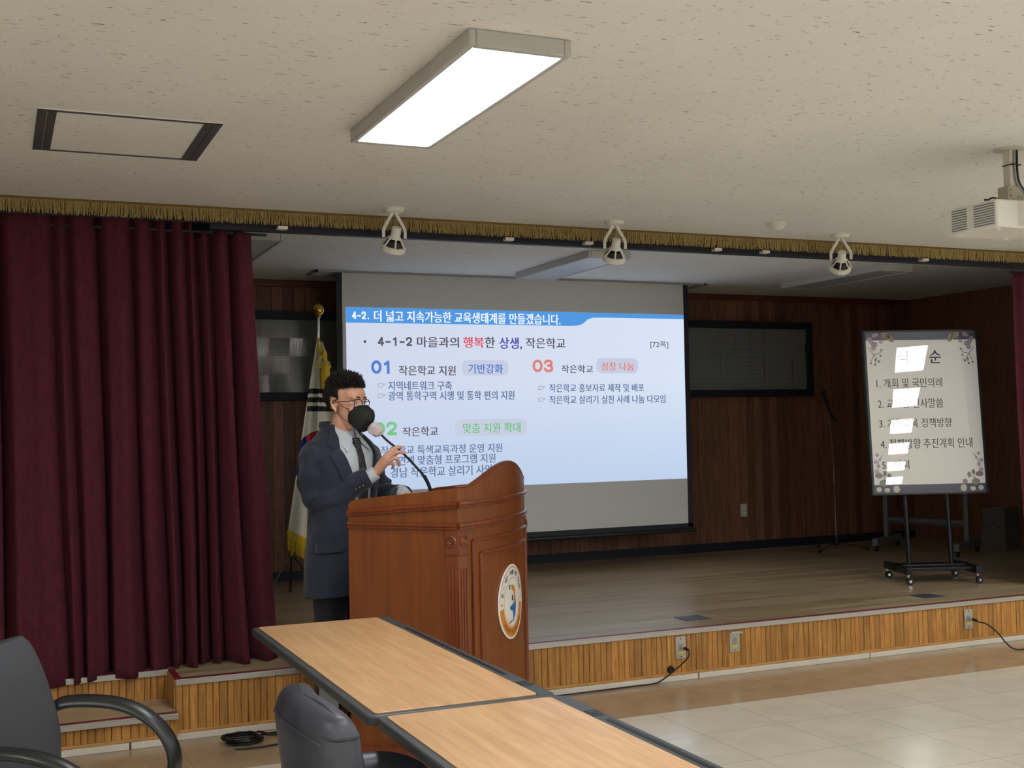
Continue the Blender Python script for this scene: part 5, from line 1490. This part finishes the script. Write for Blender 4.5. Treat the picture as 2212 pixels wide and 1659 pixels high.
# clothes ------------------------------------------------------------
JK = [(.668, .212, .158, .0), (.80, .205, .155, .0), (.95, .188, .145, .0), (1.08, .176, .135, .0), (1.20, .190, .140, .0), (1.28, .204, .140, -.003), (1.335, .206, .134, -.006), (1.37, .192, .120, -.010), (1.40, .165, .106, -.015), (1.425, .135, .094, -.020), (1.452, .098, .082, -.026), (1.485, .076, .076, -.032)]
def jk(z):
    if z <= JK[0][0]: return JK[0][1:]
    for a, b in zip(JK, JK[1:]):
        if z <= b[0]:
            t_ = (z-a[0])/(b[0]-a[0]); return tuple(a[i]+(b[i]-a[i])*t_ for i in (1, 2, 3))
    return JK[-1][1:]
EX = 0.86
def jpt(th, z, da=0.0):   # th = 0 front, + toward his right
    a, b, cf = jk(z); c, s = math.cos(th), math.sin(th)
    return P(cf+(b+da)*math.copysign(abs(c)**EX, c), (a+da)*math.copysign(abs(s)**EX, s), z)
def gap(z):
    if z > 1.36: return .112-.045*(z-1.36)/.12
    if z > 1.25: return .070+.042*(z-1.25)/.11
    return max(.050, .070-.10*(1.25-z))
def th_of(r, z):
    a = jk(z)[0]; return math.asin(min(.999, (min(.999, abs(r)/a))**(1/EX)))*(1 if r >= 0 else -1)
def onj(r, z, o=0.004): return LOC(jpt(th_of(r, z), z, o))
nz_, nt_ = 60, 72; vs = []; fs = []
for j in range(nz_+1):
    z = .668+(1.485-.668)*j/nz_
    t0 = th_of(gap(z), z)
    for k in range(nt_+1):
        th = t0+(2*PI-2*t0)*k/nt_
        wv = .0035*math.sin(th*5+z*14)*max(0, 1-abs(z-1.02)/.25)+.006*math.sin(th*7+1)*max(0, .9-z)
        hem = .028*math.sin(th/2)**2*0 
        p = jpt(th, z, wv)
        if j == 0: p.z += .012*math.cos(th)
        vs.append(LOC(p))
for j in range(nz_):
    for k in range(nt_):
        a = j*(nt_+1)+k; fs.append((a, a+1, a+nt_+2, a+nt_+1))
mb = MB(); mb.add(vs, fs); jacket = mb.build('jacket', M['suit'], man, fixn=True, angle=80)
so = jacket.modifiers.new('thick', 'SOLIDIFY'); so.thickness = .005; so.offset = -1
# sleeves: soft folds
def sleeve(pts, rad, seed, nm='sleeve'):
    pp = smooth_path([LOC(p) for p in pts], 14); m_ = len(pp); rnd = random.Random(seed); rings = []; up = None; ph = [rnd.uniform(0, 6) for _ in range(6)]
    n = 36
    for i, p in enumerate(pp):
        t_ = (pp[min(i+1, m_-1)]-pp[max(i-1, 0)]).normalized()
        if up is None: up = PF.copy()
        a = t_.cross(up).normalized(); b = a.cross(t_).normalized(); up = b
        u_ = i/(m_-1); q = u_*(len(pts)-1); k0 = min(int(q), len(pts)-2); r0 = rad[k0]+(rad[k0+1]-rad[k0])*(q-k0)
        el = math.exp(-((u_-.5)/.16)**2)
        ring = []
        for k in range(n):
            th = 2*PI*k/n
            w_ = .0062*math.sin(u_*34+2.6*math.sin(th+ph[0])+ph[1])*(.25+el)+.0045*math.sin(u_*17+3*math.cos(th+ph[2])+ph[3])+.003*math.sin(2*th+u_*9+ph[4])
            ring.append(p+(a*math.cos(th)+b*math.sin(th))*(r0+w_))
        rings.append(ring)
    mb = MB(); mb.loft(rings); return mb.build(nm, M['suit'], jacket, angle=80)
RC = Vector((1.622, 5.438, 1.232)); LC = P(.236, -.172, 1.143)
sleeve([P(-.012, .140, 1.368), P(-.012, .185, 1.330), P(-.018, .193, 1.24), P(-.022, .163, 1.140), P(.06, .128, 1.148), RC], [.050, .066, .063, .058, .056, .047], 1)
sleeve([P(-.012, -.140, 1.368), P(-.012, -.185, 1.330), P(.0, -.215, 1.24), P(.025, -.242, 1.150), P(.13, -.215, 1.130), LC], [.050, .066, .064, .060, .054, .044], 2)
mb = MB()
dd = (RC-P(.06, .130, 1.148)).normalized()
for k in range(3): ellip(mb, RC-dd*(.030+.018*k)-Vector((.32, .90, 0)).normalized()*.040+Vector((0, 0, -.026)), (.006, .006, .006), n=10)
mb.build('cuff_button', mat('brown_horn_button', rgb(92, 78, 60), 0.35), jacket)
# lapels and collar
def patch(poly, o, m, nm, parent, sub=5):
    """polygon in (r, z) laid on the jacket front, finely divided"""
    bm = bmesh.new(); vv = [bm.verts.new((x, 0, z)) for x, z in poly]; bm.faces.new(vv)
    bmesh.ops.triangulate(bm, faces=bm.faces[:])
    for _ in range(3): bmesh.ops.subdivide_edges(bm, edges=bm.edges[:], cuts=1, use_grid_fill=True)
    mb = MB(); bm.verts.ensure_lookup_table(); bm.verts.index_update()
    mb.add([onj(v.co.x, v.co.z, o) for v in bm.verts], [tuple(v.index for v in f.verts) for f in bm.faces]); bm.free()
    ob = mb.build(nm, m, parent, angle=80)
    s_ = ob.modifiers.new('thick', 'SOLIDIFY'); s_.thickness = .004; s_.offset = 0; return ob
for s in (1, -1):
    patch([(s*.050, 1.05), (s*.085, 1.13), (s*.120, 1.22), (s*.168, 1.345), (s*.142, 1.362), (s*.112, 1.372), (s*.070, 1.25)], .0060, M['suit'], 'lapel', jacket)
    patch([(s*.112, 1.375), (s*.140, 1.366), (s*.150, 1.392), (s*.112, 1.432), (s*.082, 1.462), (s*.072, 1.472), (s*.088, 1.42)], .0066, M['suit'], 'jacket_collar', jacket)
patch([(.118, .888), (.196, .880), (.196, .925), (.118, .933)], .0070, M['suit'], 'pocket_flap', jacket)
patch([(-.118, .888), (-.186, .880), (-.186, .925), (-.118, .933)], .0070, M['suit'], 'pocket_flap', jacket)
mb = MB(); limb(mb, [jpt(PI*.42, 1.478, .002), jpt(PI*.7, 1.482, .004), jpt(PI, 1.485, .005), jpt(PI*1.3, 1.482, .004), jpt(PI*1.58, 1.478, .002)], [.010]*5, 10, flat=(.6, 1.7)); mb.build('jacket_collar', M['suit'], jacket)
# shirt
vs = []; fs = []; ns = 40; ntt = 40
for j in range(ns+1):
    z = .90+(1.462-.90)*j/ns
    for k in range(ntt+1):
        th = -1.5+3.0*k/ntt; vs.append(LOC(jpt(th, z, -.010)))
for j in range(ns):
    for k in range(ntt):
        a = j*(ntt+1)+k; fs.append((a, a+1, a+ntt+2, a+ntt+1))
mb = MB(); mb.add(vs, fs); shirt = mb.build('shirt', M['shirt'], man, angle=80)
mb = MB()
nb0 = P(-.012, 0, 1.43); 
rings = []
for z, r_ in ((1.425, .074), (1.455, .068), (1.478, .064), (1.482, .062)):
    rings.append([LOC(P(-.012+(r_+.002)*math.cos(t_)+.20*(1.47-z)*math.cos(t_)-(0.010 if math.cos(t_) < 0 else 0), r_*math.sin(t_), z-.022*max(0, math.cos(t_))+.010*max(0, -math.cos(t_)))) for t_ in [2*PI*k/32 for k in range(32)]])
mb.loft(rings, cap=False); cb_ = mb.build('shirt_collar', M['shirt'], shirt)
so = cb_.modifiers.new('thick', 'SOLIDIFY'); so.thickness = .003
for s in (1, -1):
    mb = MB(); A_ = P(.088, s*.010, 1.418); B_ = P(.015, s*.062, 1.474); C_ = jpt(th_of(s*.080, 1.350), 1.350, .002); D_ = P(.040, s*.085, 1.425); E__ = P(-.03, s*.074, 1.478)
    mb.add([LOC(p) for p in (A_, B_, C_, D_)], [(0, 1, 2)]); mb.add([LOC(p) for p in (B_, D_, C_)], [(0, 1, 2)]); mb.add([LOC(p) for p in (B_, E__, D_)], [(0, 1, 2)])
    o = mb.build('collar_point', M['shirt'], shirt, smooth=False); so = o.modifiers.new('thick', 'SOLIDIFY'); so.thickness = .003
mb = MB(); dw = (RW-RC).normalized(); limb(mb, [RC-dw*.03, RC+dw*.008, RW-dw*.002+dw*.004], [.037, .036, .033], 24); o = mb.build('shirt_cuff', M['shirt'], shirt)
mb = MB(); dw = (LWp-LC).normalized(); limb(mb, [LC-dw*.03, LC+dw*.01, LWp+dw*.004], [.036, .034, .032], 24); o = mb.build('shirt_cuff', M['shirt'], shirt)
# tie
mb = MB(); kn = P(.083, 0, 1.405)
rings = []
for z, w_, d_ in ((1.420, .020, .012), (1.410, .024, .017), (1.385, .019, .016), (1.366, .014, .010)):
    f0 = .090+.022*(1.420-z)/.054
    rings.append([LOC(P(f0+d_*math.cos(t_), w_*math.sin(t_), z)) for t_ in [2*PI*k/16 for k in range(16)]])
mb.loft(rings); tie = mb.build('tie', M['tie'], man)
rings = []
for j in range(26):
    z = 1.372-(1.372-.93)*j/25; w_ = .018+.024*j/25; c = jpt(0, z, .002)
    off = .004*math.sin(j*.5)
    rings.append([LOC(P(0, 0, 0)+(c-P(0, 0, 0))+PF*(.004*math.cos(t_))+PR*(w_*math.sin(t_)+off)) for t_ in [2*PI*k/12 for k in range(12)]])
mb = MB(); mb.loft(rings); mb.build('tie_blade', M['tie'], tie)
# trousers and shoes
TK = [(.93, .165, .125), (.86, .172, .13)]
mb = MB()
mb.loft(ringsof([(1.02, .160, .118, 0), (.92, .170, .128, 0), (.84, .178, .130, 0), (.80, .170, .115, 0)]))
for s in (-1, 1):
    limb(mb, [P(0, s*.088, .90), P(.008, s*.098, .68), P(.010, s*.106, .48), P(.0, s*.113, .25), P(-.005, s*.118, .085)], [.092, .088, .070, .064, .066], 28)
tr = mb.build('trousers', M['trouser'], man)
for s in (-1, 1):
    mb = MB(); ang = s*.12; d0 = (PF+PR*ang).normalized(); q0 = Vector((d0.y, -d0.x, 0)); c0_ = P(-.03, s*.118, 0)
    rings = []
    for x, hw, h in ((-.060, .022, .05), (-.050, .034, .075), (-.01, .040, .088), (.04, .042, .075), (.09, .048, .060), (.14, .050, .052), (.19, .042, .044), (.215, .022, .032)):
        ring = []
        for k in range(20):
            a = 2*PI*k/20; yy = hw*math.cos(a); zz = max(0.0, h*(.5+.5*math.sin(a))) if math.sin(a) > -.5 else 0.0
            ring.append(LOC(c0_+d0*x+q0*yy+Vector((0, 0, zz))))
        rings.append(ring)
    mb.loft(rings); mb.build('shoe', M['shoe'], man)
